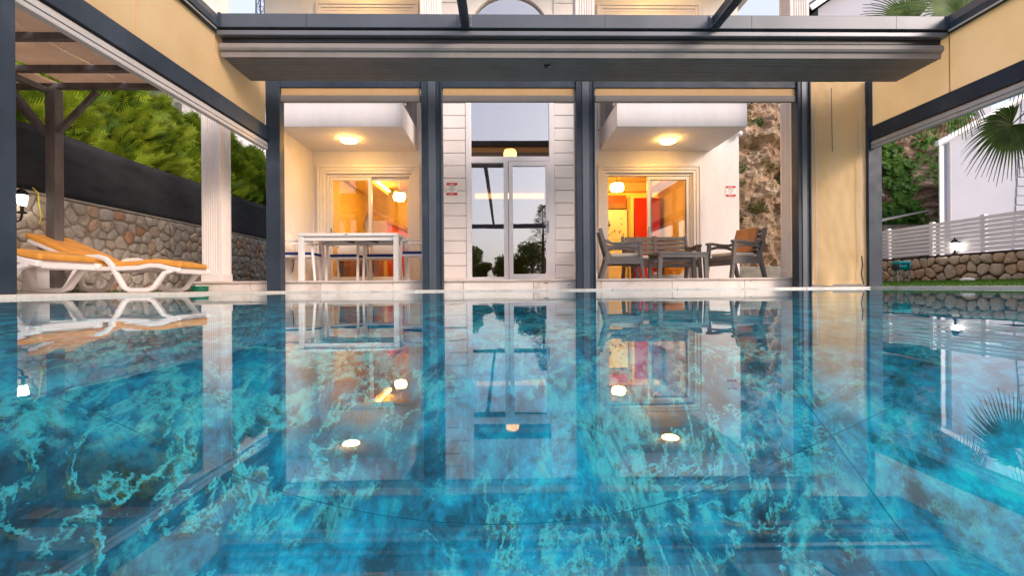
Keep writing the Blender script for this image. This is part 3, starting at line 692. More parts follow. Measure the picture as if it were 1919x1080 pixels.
# ------------------------------------------------------------------ garden shelter on the lounger side
sh = thing('garden_shelter', 'brown timber shelter with weathered shade boards over the loungers', 'shelter', (-5.6, 5.8, DZ))
SP = (-5.54, 5.86)
def spost(x, y):
    joined('post', 'brown_timber', [(x-.06, x+.06, y-.06, y+.06, DZ, 2.55)], sh, .008)
spost(*SP); spost(-5.58, 1.6); 
for y in (1.6, 3.0, 3.85, 4.72, 5.40, 5.86): joined('cross_beam', 'brown_timber', [(-7.0, -3.95, y-.035, y+.035, 2.552, 2.622)], sh, .006)
for x in (-6.9, -5.58): joined('long_beam', 'brown_timber', [(x-.04, x+.04, 1.4, 6.0, 2.46, 2.550)] if x == -6.9 else [(x-.03, x+.03, 1.67, 5.79, 2.48, 2.550)], sh, .006)
for (a, b_) in (((-5.58, 5.86, 1.93), (-5.02, 5.86, 2.52)), ((-5.58, 5.86, 1.93), (-6.14, 5.86, 2.52)), ((-5.58, 5.86, 1.93), (-5.58, 5.24, 2.50)), ((-5.58, 1.6, 1.93), (-5.58, 2.2, 2.5))):
    MB().beam(a, b_, .05, .06).build('brace', 'brown_timber', sh, .005)
for yi, (ya, yb) in enumerate(((1.6, 3.0), (3.0, 3.85), (3.85, 4.72), (4.72, 5.40), (5.40, 5.92))):
    for xi, (xa, xb) in enumerate(((-6.98, -6.24), (-6.20, -5.50), (-5.40, -4.68), (-4.62, -3.98))):
        sag = random.uniform(-.01, .012)
        m_ = MB()
        for k in range(5):
            u = k/4; zz = 2.625 - .012*math.sin(math.pi*u) + sag
            for xx in (xa, xb):
                for dz in (0, .02): m_.v.append((xx+random.uniform(-.012, .012), ya+.012+(yb-ya-.024)*u, zz+dz))
        for k in range(4):
            a = 4*k; m_.f += [(a, a+2, a+6, a+4), (a+1, a+5, a+7, a+3), (a, a+4, a+5, a+1), (a+2, a+3, a+7, a+6)]
        m_.f += [(0, 1, 3, 2), (16, 18, 19, 17)]
        m_.build('shade_board', 'shade_panel', sh)

# ------------------------------------------------------------------ stone walls
def clip(poly, px, py, nx, ny):
    out = []
    for i in range(len(poly)):
        a, b_ = poly[i], poly[(i+1) % len(poly)]
        da = (a[0]-px)*nx+(a[1]-py)*ny; db = (b_[0]-px)*nx+(b_[1]-py)*ny
        if da <= 0: out.append(a)
        if (da < 0 < db) or (db < 0 < da):
            t_ = da/(da-db); out.append((a[0]+(b_[0]-a[0])*t_, a[1]+(b_[1]-a[1])*t_))
    return out
def stone_cells(L, H, sx, sz, jit, asp=1.0):
    pts = []; nz = int(round(H/sz)); nx = int(round(L/sx))
    for j in range(nz):
        for i in range(nx):
            pts.append(((i+.5+(j % 2)*.5-.25+random.uniform(-jit, jit))*L/nx, (j+.5+random.uniform(-jit, jit)*.8)*H/nz))
    cells = []
    for a in pts:
        poly = [(max(0, a[0]-1), max(0, a[1]-1)), (min(L, a[0]+1), max(0, a[1]-1)), (min(L, a[0]+1), min(H, a[1]+1)), (max(0, a[0]-1), min(H, a[1]+1))]
        for b_ in pts:
            if b_ is a or abs(b_[0]-a[0]) > 3*sx or abs(b_[1]-a[1]) > 3*sz: continue
            poly = clip(poly, (a[0]+b_[0])/2, (a[1]+b_[1])/2, b_[0]-a[0], b_[1]-a[1])
            if len(poly) < 3: break
        if len(poly) >= 3: cells.append(poly)
    return cells
def stones(parent, L, H, sx, sz, jit, mat, to3, gap=.86, depth=.06):
    for poly in stone_cells(L, H, sx, sz, jit):
        cx_ = sum(p[0] for p in poly)/len(poly); cy_ = sum(p[1] for p in poly)/len(poly)
        q = []
        for i in range(len(poly)):
            a, b_ = poly[i], poly[(i+1) % len(poly)]
            q += [(a[0]*.78+b_[0]*.22, a[1]*.78+b_[1]*.22), (a[0]*.22+b_[0]*.78, a[1]*.22+b_[1]*.78)]
        q2 = []
        for p in q:
            s_ = gap*random.uniform(.93, 1.05); q2.append((cx_+(p[0]-cx_)*s_, cy_+(p[1]-cy_)*s_))
        n_ = len(q2); m_ = MB(); dd = depth*random.uniform(.6, 1.35); hx, hy = random.uniform(-.02, .02), random.uniform(-.02, .02)
        rings = ((1.0, -.03), (.99, .55), (.90, .9), (.55, 1.0))
        for (s_, d_) in rings:
            for p in q2: m_.v.append(to3(cx_+hx*(1-s_)+(p[0]-cx_)*s_, cy_+hy*(1-s_)+(p[1]-cy_)*s_, d_*dd*(random.uniform(.65, 1.25) if d_ > 0 else 1)))
        m_.v.append(to3(cx_+hx, cy_+hy, dd*random.uniform(.95, 1.1)))
        for r in range(3):
            for i in range(n_):
                a = r*n_+i; b_ = r*n_+(i+1) % n_; m_.f.append((a, b_, b_+n_, a+n_))
        for i in range(n_): m_.f.append((3*n_+i, 3*n_+(i+1) % n_, 4*n_))
        m_.build('stone', mat, parent, smooth=True)
random.seed(11)
sw = thing('stone_wall', 'grey brown field stone wall under the dark net behind the loungers', 'stone wall', (-6.1, 8, 0))
joined('mortar_core', 'mortar', [(-6.45, -6.03, -6, 13.6, -.05, 1.30)], sw)
joined('cap_edge', 'mortar', [(-6.47, -6.0, -6, 13.6, 1.302, 1.335)], sw, .01)
stones(sw, 7.5, 1.30, .212, .165, .48, 'field_stone', lambda u, v_, d_: (-6.03+d_, 5.25+u, v_), gap=.91, depth=.04)
random.seed(12)
sw2 = thing('stone_wall', 'low tan stone wall with dark joints under the white slat fence', 'stone wall', (11.7, 12, 0))
joined('mortar_core', 'mortar_dark', [(11.62, 12.0, 2, 17, -.05, .80)], sw2)
stones(sw2, 8.4, .80, .28, .235, .44, 'field_stone_tan', lambda u, v_, d_: (11.62-d_, 8.0+u, v_), gap=.88, depth=.06)
joined('cap_edge', 'mortar_dark', [(11.60, 12.02, 2, 17, .802, .835)], sw2, .01)
# dark net
nf = thing('net_fence', 'dark shade net fence on top of the field stone wall', 'fence', (-6.2, 8, 1.33))
m_ = MB(); A, C_ = 90, 8
for a in range(A+1):
    for c_ in range(C_+1):
        yv = -6+19.6*a/A; zv = 1.345+.88*c_/C_ + (.012*math.sin(yv*2.1) if c_ == C_ else 0)
        m_.v.append((-6.15+.02*noise.noise(Vector((yv*1.3, zv*3, 0))), yv, zv))
for a in range(A):
    for c_ in range(C_):
        k = a*(C_+1)+c_; m_.f.append((k, k+C_+1, k+C_+2, k+1))
net = m_.build('net', 'shade_net', nf, smooth=True)
so = net.modifiers.new('solid', 'SOLIDIFY'); so.thickness = .006
for k in range(9): MB().tube([(-6.21, -5+2.25*k, 1.34), (-6.21, -5+2.25*k, 2.25)], .025, 8).build('post', 'black_iron', nf)
MB().tube([(-6.19, -6, 1.36), (-6.19, 13.6, 1.36)], .012, 6).build('wire', 'black_iron', nf); MB().tube([(-6.19, -6, 2.215), (-6.19, 13.6, 2.215)], .010, 6).build('wire', 'black_iron', nf)
# white slat fence
wf = thing('slat_fence', 'white horizontal slat fence on the low tan stone wall', 'fence', (11.75, 12, .84))
py_ = [5.6, 7.0, 8.4, 9.75, 11.1, 12.46, 13.9, 15.3, 16.6]
for y in py_: joined('post', 'fence_white', [(11.70, 11.80, y-.05, y+.05, .836, 1.76)], wf, .006)
for ya, yb in zip(py_, py_[1:]):
    for k in range(8):
        z0 = .875+k*.108
        MB().add([(11.735+dx, y, z0+dz) for y in (ya+.052, yb-.052) for (dx, dz) in ((-.012, 0), (.004, 0), (.012, .088), (-.004, .088))],
                 [(0, 1, 2, 3), (7, 6, 5, 4), (0, 4, 5, 1), (1, 5, 6, 2), (2, 6, 7, 3), (3, 7, 4, 0)]).build('slat', 'fence_white', wf)
# lanterns
def lantern(x, y, z, label, arm=None):
    o = thing('lantern', label, 'lantern', (x, y, z))
    MB().lathe([(.06, 0), (.065, .02), (.025, .04), (.02, .10), (.05, .12)], 12, (x, y, z)).build('base', 'black_iron', o, smooth=False)
    MB().lathe([(.05, .125), (.075, .28)], 6, (x, y, z)).build('glass', 'lantern_glow', o)
    MB().lathe([(.115, .285), (.10, .30), (.045, .37), (.02, .385), (.015, .42), (.004, .44)], 6, (x, y, z)).build('cap', 'black_iron', o)
    for k in range(6):
        a = 2*math.pi*k/6; MB().tube([(x+.053*math.cos(a), y+.053*math.sin(a), z+.122), (x+.080*math.cos(a), y+.080*math.sin(a), z+.29)], .006, 5).build('rib', 'black_iron', o)
    if arm: MB().tube(arm, .014, 8).build('bracket', 'black_iron', o)
    return o
ln_ = lantern(-5.86, 5.78, 1.0, 'lit black lantern on a bracket against the field stone wall', [(-5.86, 5.78, 1.0), (-5.88, 5.78, .90), (-5.95, 5.78, .87), (-6.06, 5.78, .93)]); ln_.scale = (.78, .78, .78)
lantern(11.66, 11.75, .837, 'lit black lantern standing on the low tan wall before the white fence')
tag(MB().tube([(-5.93, 5.98, 1.36), (-5.90, 6.02, 1.30), (-5.93, 6.06, 1.18), (-5.92, 6.08, 1.02), (-5.93, 6.06, .9)], .007, 6).build('cord', 'yellow_cord'), 'yellow cord hanging over the field stone wall by the lantern', 'cord')
# hose reel
hr = thing('hose_reel', 'small turquoise garden hose reel on a metal stand by the tan wall', 'hose reel', (10.9, 12.5, .14))
for (dx, dy) in ((-.16, -.1), (.16, -.1), (-.16, .1), (.16, .1)): MB().tube([(10.9+dx, 12.5+dy, .12), (10.9+dx*.8, 12.5+dy*.4, .50)], .012, 6).build('leg', 'steel', hr)
MB().tube([(10.74, 12.4, .33), (11.06, 12.4, .33)], .010, 6).build('crossbar', 'steel', hr)
rl = MB(); rl.lathe([(.14, -.15), (.14, -.13), (.09, -.12), (.10, 0), (.09, .12), (.14, .13), (.14, .15)], 18)
rl.v = [(10.9+z, 12.5+x, .56+y) for (x, y, z) in rl.v]; rl.build('reel', 'teal_plastic', hr)
joined('cover', 'teal_plastic', [(10.72, 11.08, 12.36, 12.60, .62, .70)], hr, .02); joined('gearbox', 'black_plastic', [(10.70, 10.78, 12.38, 12.58, .46, .60)], hr, .01)
tag(MB().lathe([(.02, 0), (.10, .01), (.13, .03), (.12, .07), (.05, .09)], 18, (10.2, 10.0, .11)).build('upturned_bowl', 'plaque_white', smooth=True), 'small white upturned bowl lying on the lawn', 'bowl')

# ------------------------------------------------------------------ loungers
def make_lounger(label):
    L_ = thing('sun_lounger', label, 'sun lounger')
    for s_ in (-1, 1):
        y0 = .31*s_
        MB().bar([(-.72, .30), (-.4, .30), (.0, .285), (.30, .285), (.52, .295), (.66, .322), (.76, .318), (.88, .285), (1.0, .262)], .055, .055, y0).build('side_rail', 'white_plastic', L_, .012)
        MB().bar([(-.10, .40), (-.05, .425), (.08, .43), (.15, .405), (.21, .34), (.30, .17), (.36, .06), (.42, .027), (.63, .027), (.69, .05), (.74, .12), (.82, .23), (.92, .262)], .06, .05, y0).build('leg_loop', 'white_plastic', L_, .012)
        MB().bar([(-.66, .28), (-.61, .10), (-.57, .05), (-.51, .027), (-.36, .027), (-.30, .05), (-.25, .12), (-.17, .28)], .06, .05, y0).build('leg_loop', 'white_plastic', L_, .012)
    for k in range(13):
        x = -.02+k*.078; z = .285+.03*math.exp(-((x-.68)/.16)**2)
        joined('slat', 'white_plastic', [(x-.03, x+.03, -.285, .285, z-.012, z+.012)], L_, .004)
    bf = MB(); bf.beam((-.06, -.28, .32), (-.73, -.28, .625), .05, .04); bf.beam((-.06, .28, .32), (-.73, .28, .625), .05, .04); bf.beam((-.72, -.255, .62), (-.72, .255, .62), .06, .04); bf.build('back_frame', 'white_plastic', L_, .008)
    joined('end_panel', 'white_plastic', [(.93, .985, -.28, .28, .225, .275)], L_, .01)
    MB().beam((-.45, -.2, .48), (-.32, -.2, .30), .03, .03).build('back_stay', 'white_plastic', L_)
    # mattress: seat wave then raised back
    path = [(-.77, .695), (-.60, .618), (-.42, .535), (-.25, .455), (-.12, .39), (-.04, .358), (.06, .342), (.2, .336), (.42, .342), (.58, .362), (.69, .378), (.79, .366), (.89, .340), (.985, .325)]
    mt = MB().bar(path, .58, .062).build('mattress', 'orange_canvas', L_, .022, seg=3)
    for p in mt.data.polygons: p.use_smooth = False
    for k in (3, 6, 9): MB().tube([(path[k][0], -.285, path[k][1]+.034), (path[k][0], .285, path[k][1]+.034)], .006, 6).build('seam', 'orange_canvas', mt)
    return L_
lo = make_lounger('white plastic sun lounger with orange mattress and raised backrest by the fluted column')
place(lo, (-4.90, 5.93, DZ), 3)
l2 = copy_tree(lo); l2['label'] = 'white plastic sun lounger with orange mattress standing beside the pergola post'
place(l2, (-5.04, 4.42, DZ), 1)

st = thing('side_table', 'small white plastic side table standing between the two loungers', 'side table', (-4.92, 4.99, DZ))
joined('pedestal', 'white_plastic', [(-5.0, -4.84, 4.92, 5.06, DZ+.02, DZ+.29)], st, .012)
joined('foot', 'white_plastic', [(-5.04, -4.80, 4.89, 5.09, DZ, DZ+.019)], st, .006); joined('top', 'white_plastic', [(-5.12, -4.72, 4.83, 5.13, DZ+.291, DZ+.32)], st, .01)
gh = MB()
for k in range(4): gh.tube([(-4.55+(.10+.012*(k % 2))*math.cos(a), 7.06+(.10+.012*(k % 2))*math.sin(a), DZ+.012+.02*k) for a in [2*math.pi*i/20 for i in range(21)]], .011, 6)
tag(gh.build('garden_hose', 'green_plastic', smooth=True), 'coiled green garden hose at the foot of the fluted column', 'hose')

# ------------------------------------------------------------------ dining set
tb = thing('dining_table', 'white rectangular garden dining table on the terrace', 'table', (-2.48, 7.95, TZ))
joined('tabletop', 'white_alu', [(-3.28, -1.68, 7.50, 8.42, TZ+.72, TZ+.77)], tb, .008)
for yy in (7.54, 8.35): joined('apron', 'white_alu', [(-3.195, -1.765, yy, yy+.03, TZ+.65, TZ+.718)], tb, .004)
for k in range(2): MB().beam((-2.80+.42*k, 7.6, TZ+.70), (-2.66+.42*k, 8.32, TZ+.70), .05, .035).build('under_brace', 'grey_metal', tb)
for x in (-3.24, -1.72):
    for y in (7.545, 8.375): joined('leg', 'white_alu', [(x-.04, x+.04, y-.04, y+.04, TZ, TZ+.719)], tb, .006)
MB().lathe([(.03, 0), (.03, .003)], 12, (-2.52, 7.62, TZ+.77)).build('umbrella_cap', 'steel', tb)
joined('badge', 'black_plastic', [(-2.53, -2.49, 7.496, 7.4995, TZ+.738, TZ+.752)], tb)
def make_chair(label):
    c = thing('dining_chair', label, 'chair', group='white dining chairs')
    joined('seat', 'white_alu', [(-.26, .24, -.26, .26, .40, .435)], c, .008)
    for (x, y, tx, ty) in ((.23, -.27, .06, -.01), (.23, .27, .06, .01), (-.23, -.27, -.09, -.01), (-.23, .27, -.09, .01)):
        MB().beam((x, y, .66 if x > 0 else .44), (x+tx*.9, y+ty, .0), .035, .04).build('leg', 'white_alu', c, .005)
    for y in (-.275, .275): MB().bar([(-.27, .67), (0, .665), (.235, .66)], .045, .03, y).build('armrest', 'white_alu', c, .006)
    b_ = MB().add([(-.24, -.25, .44), (-.24, .25, .44), (-.33, .25, .86), (-.33, -.25, .86), (-.215, -.25, .44), (-.215, .25, .44), (-.31, .25, .865), (-.31, -.25, .865)],
             [(0, 3, 2, 1), (4, 5, 6, 7), (0, 1, 5, 4), (1, 2, 6, 5), (2, 3, 7, 6), (3, 0, 4, 7)]).build('backrest', 'white_alu', c, .008)
    for y in (-.265, .265): MB().beam((-.225, y, .42), (-.325, y, .87), .03, .035).build('back_post', 'white_alu', c, .004)
    cu = joined('cushion', 'blue_canvas', [(-.22, .235, -.235, .235, .437, .485)], c, .02, seg=3)
    for y in (-.24, .24): MB().tube([(-.235, y, .46), (-.26, y*1.02, .38), (-.25, y, .27), (-.27, y*1.03, .17)], .008, 5).build('tie', 'blue_canvas', cu)
    return c
c0 = make_chair('white dining chair with blue cushion at the plain wall end of the table')
place(c0, (-3.40, 7.98, TZ), 4)
for (x, y, rz, lb) in ((-2.82, 8.50, -92, 'white dining chair with blue cushion behind the table near the plain side wall'),
                       (-2.18, 8.50, -88, 'white dining chair with blue cushion behind the table near the entrance'),
                       (-1.42, 7.92, 180, 'white dining chair with blue cushion at the entrance end of the table')):
    c = copy_tree(c0); c['label'] = lb; place(c, (x, y, TZ), rz)

# ------------------------------------------------------------------ lounge set
def make_seat(name, label, cat, W, group=None):
    c = thing(name, label, cat, group=group); h = W/2
    for s_ in (-1, 1):
        y = s_*(h-.03)
        MB().bar([(.34, 0), (.30, .30), (.27, .60)], .06, .055, y).build('leg', 'taupe_resin', c, .008)
        MB().bar([(-.36, 0), (-.27, .30), (-.25, .44)], .06, .06, y).build('leg', 'taupe_resin', c, .008)
        MB().bar([(.33, .615), (.24, .625), (.0, .60), (-.18, .60), (-.30, .66)], .07, .045, y).build('armrest', 'taupe_resin', c, .012)
        MB().bar([(.26, .53), (.1, .56), (-.1, .56), (-.26, .52)], .04, .05, y).build('arm_panel', 'taupe_resin', c, .008)
        MB().bar([(-.22, .32), (-.30, .58), (-.37, .86)], .055, .06, y).build('back_post', 'taupe_resin', c, .008)
        joined('side_rail', 'taupe_resin', [(-.27, .29, y-.025, y+.025, .25, .37)], c, .008)
    joined('front_rail', 'taupe_resin', [(.27, .31, -h+.062, h-.062, .22, .29)], c, .006)
    joined('front_board', 'taupe_resin', [(.275, .315, -h+.062, h-.062, .30, .37)], c, .006)
    for k in range(4): joined('seat_slat', 'taupe_resin', [(-.23+k*.125, -.12+k*.125, -h+.062, h-.062, .345, .372)], c, .005)
    nb = 1 if W < 1 else 2
    for k in range(5):
        t_ = (k+.5)/5; x = -.235-.125*t_; z = .40+.45*t_
        MB().add([(x+dx, yy, z+dz) for yy in (-h+.065, h-.065) for (dx, dz) in ((.012, -.036), (.036, -.030), (.012, .044), (-.012, .038))],
                 [(0, 1, 2, 3), (7, 6, 5, 4), (0, 4, 5, 1), (1, 5, 6, 2), (2, 6, 7, 3), (3, 7, 4, 0)]).build('back_slat', 'taupe_resin', c, .006)
    if nb == 2: MB().bar([(-.20, .34), (-.28, .60), (-.345, .86)], .07, .05, 0).build('back_post', 'taupe_resin', c, .006)
    w_ = (W-.16)/nb
    for k in range(nb):
        y0 = -h+.08+k*w_
        cu = joined('cushion', 'beige_cushion', [(-.20, .29, y0+.005, y0+w_-.005, .374, .44)], c, .026, seg=3)
        for yy in (y0+.03, y0+w_-.03): MB().tube([(-.20, yy, .41), (-.26, yy, .40), (-.30, yy, .34)], .008, 5).build('tie', 'beige_cushion', cu)
    return c
a0 = make_seat('armchair', 'grey slatted garden armchair with pale cushion beside the kitchen doorway', 'armchair', .66)
place(a0, (2.05, 8.02, TZ), -8)
a1 = copy_tree(a0); a1['label'] = 'grey slatted garden armchair with an orange brown back cushion facing the coffee table'
place(a1, (4.02, 7.98, TZ), 196)
bk = MB().add([(-.19, -.24, .45), (-.19, .24, .45), (-.32, .24, .86), (-.32, -.24, .86), (-.13, -.24, .46), (-.13, .24, .46), (-.26, .24, .88), (-.26, -.24, .88)],
         [(0, 3, 2, 1), (4, 5, 6, 7), (0, 1, 5, 4), (1, 2, 6, 5), (2, 3, 7, 6), (3, 0, 4, 7)])
b1 = bk.build('back_cushion', 'brown_cushion', None, .02, seg=3); b1.parent = a1
bs = make_seat('garden_bench', 'grey slatted two seat garden bench in front of the kitchen sliding door', 'bench', 1.30)
place(bs, (2.98, 8.72, TZ), -90)
ct = thing('coffee_table', 'low grey slatted coffee table between the garden armchairs', 'coffee table', (2.98, 7.9, TZ))
for k in range(5): joined('slat', 'taupe_resin', [(2.57, 3.40, 7.60+k*.116, 7.708+k*.116, TZ+.405, TZ+.44)], ct, .006)
for yy in (7.605, 8.135): joined('apron', 'taupe_resin', [(2.60, 3.37, yy, yy+.03, TZ+.35, TZ+.404)], ct, .005)
for x in (2.61, 3.36):
    for y in (7.64, 8.13): MB().beam((x, y, TZ+.40), (x+(.02 if x > 3 else -.02), y, TZ), .07, .06).build('leg', 'taupe_resin', ct, .008)

# ------------------------------------------------------------------ vegetation
def spray(m_, p, d, L_, up, n_=6, w_=.16):
    """one flat feathery conifer spray"""
    d = d.normalized(); s_ = d.cross(up)
    s_ = s_.normalized() if s_.length > 1e-4 else d.orthogonal().normalized()
    for k in range(n_):
        t_ = .12+.80*k/n_; q = p+d*L_*t_; ll = L_*(.62-.42*t_)
        for sg in (-1, 1):
            e = q+(d*.80+s_*sg*.62).normalized()*ll; o_ = d*L_*w_*.5
            m_.add([q-o_*.5, q+o_, e], [(0, 1, 2)])
    m_.add([p-s_*.004, p+s_*.004, p+d*L_], [(0, 1, 2)])
def conifer_crown(seed, H, rad, ns):
    rnd = random.Random(seed); m_ = MB()
    for _ in range(ns):
        t_ = rnd.random()**.8; z = .35+(H-.45)*t_; a = rnd.uniform(0, 6.283)
        lob = 1+.28*math.sin(a*3+seed)+.22*math.sin(a*5+z*4+seed*2)+.15*math.sin(z*9+a*2)
        r = rad*(1-t_**1.6)**.75*lob*math.sqrt(rnd.uniform(.25, 1))
        if z < 2.25: r = min(r, .50)
        out = Vector((math.cos(a), math.sin(a), 0)); p = out*r+Vector((0, 0, z))
        d = out*rnd.uniform(.5, 1.1)+Vector((rnd.uniform(-.4, .4), rnd.uniform(-.4, .4), rnd.uniform(.25, 1.0)))
        spray(m_, p, d, rnd.uniform(.26, .50), Vector((rnd.uniform(-1, 1), rnd.uniform(-1, 1), rnd.uniform(-.3, 1))), 7, .15)
    return m_
cons = []
for k in range(3):
    t_ = thing('conifer_tree', 'bright green feathery conifer in the row behind the dark net fence', 'tree', group='conifers behind the net fence')
    cr_ = conifer_crown(k+1, 4.25-.15*k, 1.0, 3300).build('crown', 'conifer_leaf', t_)
    cr_.data.materials.append(MATS['conifer_tip']); cr_.data.materials.append(MATS['conifer_old'])
    rr_ = random.Random(k); per = 15
    idx = []
    for f_ in range(len(cr_.data.polygons)):
        if f_ % per == 0: cur = rr_.choices((0, 1, 2), (.42, .33, .25))[0]
        idx.append(cur)
    cr_.data.polygons.foreach_set('material_index', idx)
    MB().tube([(0, 0, 0), (.03, .02, 1.2), (0, 0, 2.6), (0, 0, 3.5)], [.09, .07, .04, .01], 8).build('trunk', 'bark', t_)
    cons.append(t_)
random.seed(21)
spots = [(-7.3, 5.0), (-7.25, 6.2), (-7.35, 7.4), (-7.2, 8.6), (-7.3, 9.75), (-7.25, 10.9), (-7.3, 12.0), (-7.2, 13.1), (-7.3, 3.8)]
for i, (x, y) in enumerate(spots):
    t_ = cons[i] if i < 3 else copy_tree(cons[i % 3])
    place(t_, (x, y, 0), random.uniform(0, 360)); s_ = random.uniform(.93, 1.06); t_.scale = (1.05, 1.05, s_)

def leafmass(m_, c, r, n_, ls, rnd, flat=.8):
    for _ in range(n_):
        v_ = Vector((rnd.gauss(0, 1), rnd.gauss(0, 1), rnd.gauss(0, 1))).normalized()*rnd.random()**.45
        p = Vector(c)+Vector((v_.x*r[0], v_.y*r[1], v_.z*r[2]))
        d = (v_+Vector((rnd.uniform(-1, 1), rnd.uniform(-1, 1), rnd.uniform(-.6, 1)))).normalized(); s_ = d.orthogonal().normalized()
        s_.rotate(Matrix.Rotation(rnd.uniform(0, 6.28), 3, d)); l_ = ls*rnd.uniform(.6, 1.4)
        m_.add([p, p+d*l_*.5+s_*l_*.28, p+d*l_, p+d*l_*.5-s_*l_*.28], [(0, 1, 2, 3)])

# rocky slope behind the house
def cliff_point(u, v_):
    """u along the foot of the slope, v_ up it"""
    path = [(4.2, 15.5), (5.2, 13.4), (6.2, 12.7), (8.5, 13.0), (10.5, 14.6), (12.5, 16.7), (15, 18.2), (18, 19.6), (32, 24)]
    t_ = u*(len(path)-1); k = min(int(t_), len(path)-2); f_ = t_-k
    x = path[k][0]*(1-f_)+path[k+1][0]*f_; y = path[k][1]*(1-f_)+path[k+1][1]*f_
    z = v_*(8.6+2.4*max(0, min(1, (u-.4)*5))); back = (.36-.14*max(0, min(1, (u-.4)*5)))*z+max(0, z-6.0-2.4*max(0, min(1, (u-.4)*5)))*1.6
    p = Vector((x+.04*z, y+back, z))
    a = noise.multi_fractal(Vector((x*.55, y*.55, z*.8)), .9, 2.1, 6)
    b2 = noise.noise(Vector((x*2.6, y*2.6, z*3.4))); c2 = noise.noise(Vector((x*7, y*7, z*8)))
    return p+Vector((-.12, -1, .12))*(.55*(a-.6)+.28*b2+.11*c2)
m_ = MB(); U, V_ = 260, 110
for i in range(U+1):
    for j in range(V_+1): m_.v.append(tuple(cliff_point(i/U, j/V_)))
for i in range(U):
    for j in range(V_):
        k = i*(V_+1)+j; m_.f.append((k, k+V_+1, k+V_+2, k+1))
struct(m_.build('hillside', 'rock_face', smooth=False), 'brown rocky hillside rising behind the house', cat='hillside')
tag(joined('retaining_wall', 'mortar', [(4.9, 8.6, 12.0, 12.2, -.05, .56)], None, .02), 'low grey concrete kerb wall at the foot of the rocky slope', 'wall')
rnd = random.Random(5)
def shrub(u, v_, r, mat, n_, label, group, ls=.07):
    p = cliff_point(u, v_); m_ = MB()
    leafmass(m_, (0, 0, r*.6), (r, r, r*.75), n_, ls, rnd)
    t_ = thing('shrub', label, 'shrub', tuple(p), group)
    OFF[t_.name] = (0, 0, 0)
    m_.build('foliage', mat, t_)
    MB().tube([(0, 0, -.1), (.02, 0, r*.5)], [.02, .008], 5).build('stem', 'bark', t_)
for _ in range(16):
    shrub(rnd.uniform(.14, .42), rnd.uniform(.12, .75), rnd.uniform(.16, .34), 'dry_leaf', 260, 'dry olive brown tuft growing on the rocky slope', 'dry tufts on the rocky slope', .09)
for _ in range(13):
    shrub(rnd.uniform(.14, .42), rnd.uniform(.3, .80), rnd.uniform(.14, .32), 'shrub_leaf', 300, 'green bush growing on the rocky slope', 'green bushes on the rocky slope', .06)
# ivy hanging on the slope beside the neighbouring house
m_ = MB(); rnd = random.Random(8)
for _ in range(42000):
    u, v_ = rnd.uniform(.50, .92), rnd.uniform(.03, .98)
    q = cliff_point(u, v_)
    if noise.noise(Vector((q.x*.55, q.z*.55, 2.2)))+.35*noise.noise(Vector((q.x*1.7, q.z*1.7, 0))) < -.13: continue
    nrm = Vector((-.15, -1, .25)); p = q+nrm*rnd.uniform(.0, .32)
    d = Vector((rnd.uniform(-1, 1), rnd.uniform(-.8, .1), rnd.uniform(-1, .4))).normalized(); s_ = d.cross(nrm).normalized()
    l_ = rnd.uniform(.11, .24)
    m_.add([p, p+d*l_*.5+s_*l_*.42, p+d*l_, p+d*l_*.5-s_*l_*.42], [(0, 1, 2, 3)])
struct(m_.build('ivy', 'ivy_leaf'), 'green ivy and creepers covering the rocky hillside', 'stuff', 'ivy')

# palm
def fan_frond(crown, base, tip, radius, droop, rnd, face, dirv=None, nb=54):
    base, tip = Vector(base), Vector(tip); d = Vector(dirv).normalized() if dirv else (tip-base).normalized()
    mid = (base+tip)/2+Vector((0, 0, .12))
    f = MB(); f.tube([base, mid, tip], [.028, .02, .013], 6)
    fr_ = f.build('frond', 'palm_leaf', crown)
    b_ = MB(); s_ = d.cross(face); s_ = s_.normalized() if s_.length > .01 else Vector((1, 0, 0)); up = s_.cross(d)
    for k in range(nb):
        a = R(-135+270*k/(nb-1)); L_ = radius*(1-.28*abs(a)/R(135))*rnd.uniform(.9, 1.06)
        dr = (d*math.cos(a)+s_*math.sin(a)).normalized(); pl_ = dr.cross(up).normalized()
        w_ = .021; prev = None
        pts = []
        for i, t_ in enumerate((0, .35, .62, .82, 1.0)):
            p = tip+dr*L_*t_+up*.10*math.sin(t_*2)+Vector((0, 0, -droop*L_*max(0, t_-.25)**2)); ww = w_*(.35+1.0*t_/.35 if t_ < .35 else 1.35*(1-t_)/.65+.06)
            pts.append((p-pl_*ww, p+up*.012, p+pl_*ww))
        for i in range(4):
            q0, q1 = pts[i], pts[i+1]; b_.add([q0[0], q0[1], q0[2], q1[0], q1[1], q1[2]], [(0, 1, 4, 3), (1, 2, 5, 4)])
    b_.build('leaf_fan', 'palm_leaf', fr_)
pm = thing('palm_tree', 'tall fan palm with drooping leaves beside the pergola on the lawn side', 'palm', (10.85, 8.2, 0))
PC = Vector((10.85, 8.2, 4.1))
rr = random.Random(3); tk = MB()
prof = []
for k in range(30):
    z = .12+k*.135; prof.append((.17+.03*(k % 2)+.05*max(0, 1-k/5)+rr.uniform(-.008, .008), z))
tk.lathe(prof, 12, (10.85, 8.2, 0)); tk.build('trunk', 'bark', pm)
oC = MB().lathe([(.16, -.3), (.22, -.1), (.18, .15), (.05, .3)], 10, tuple(PC)).build('crown', 'bark', pm)
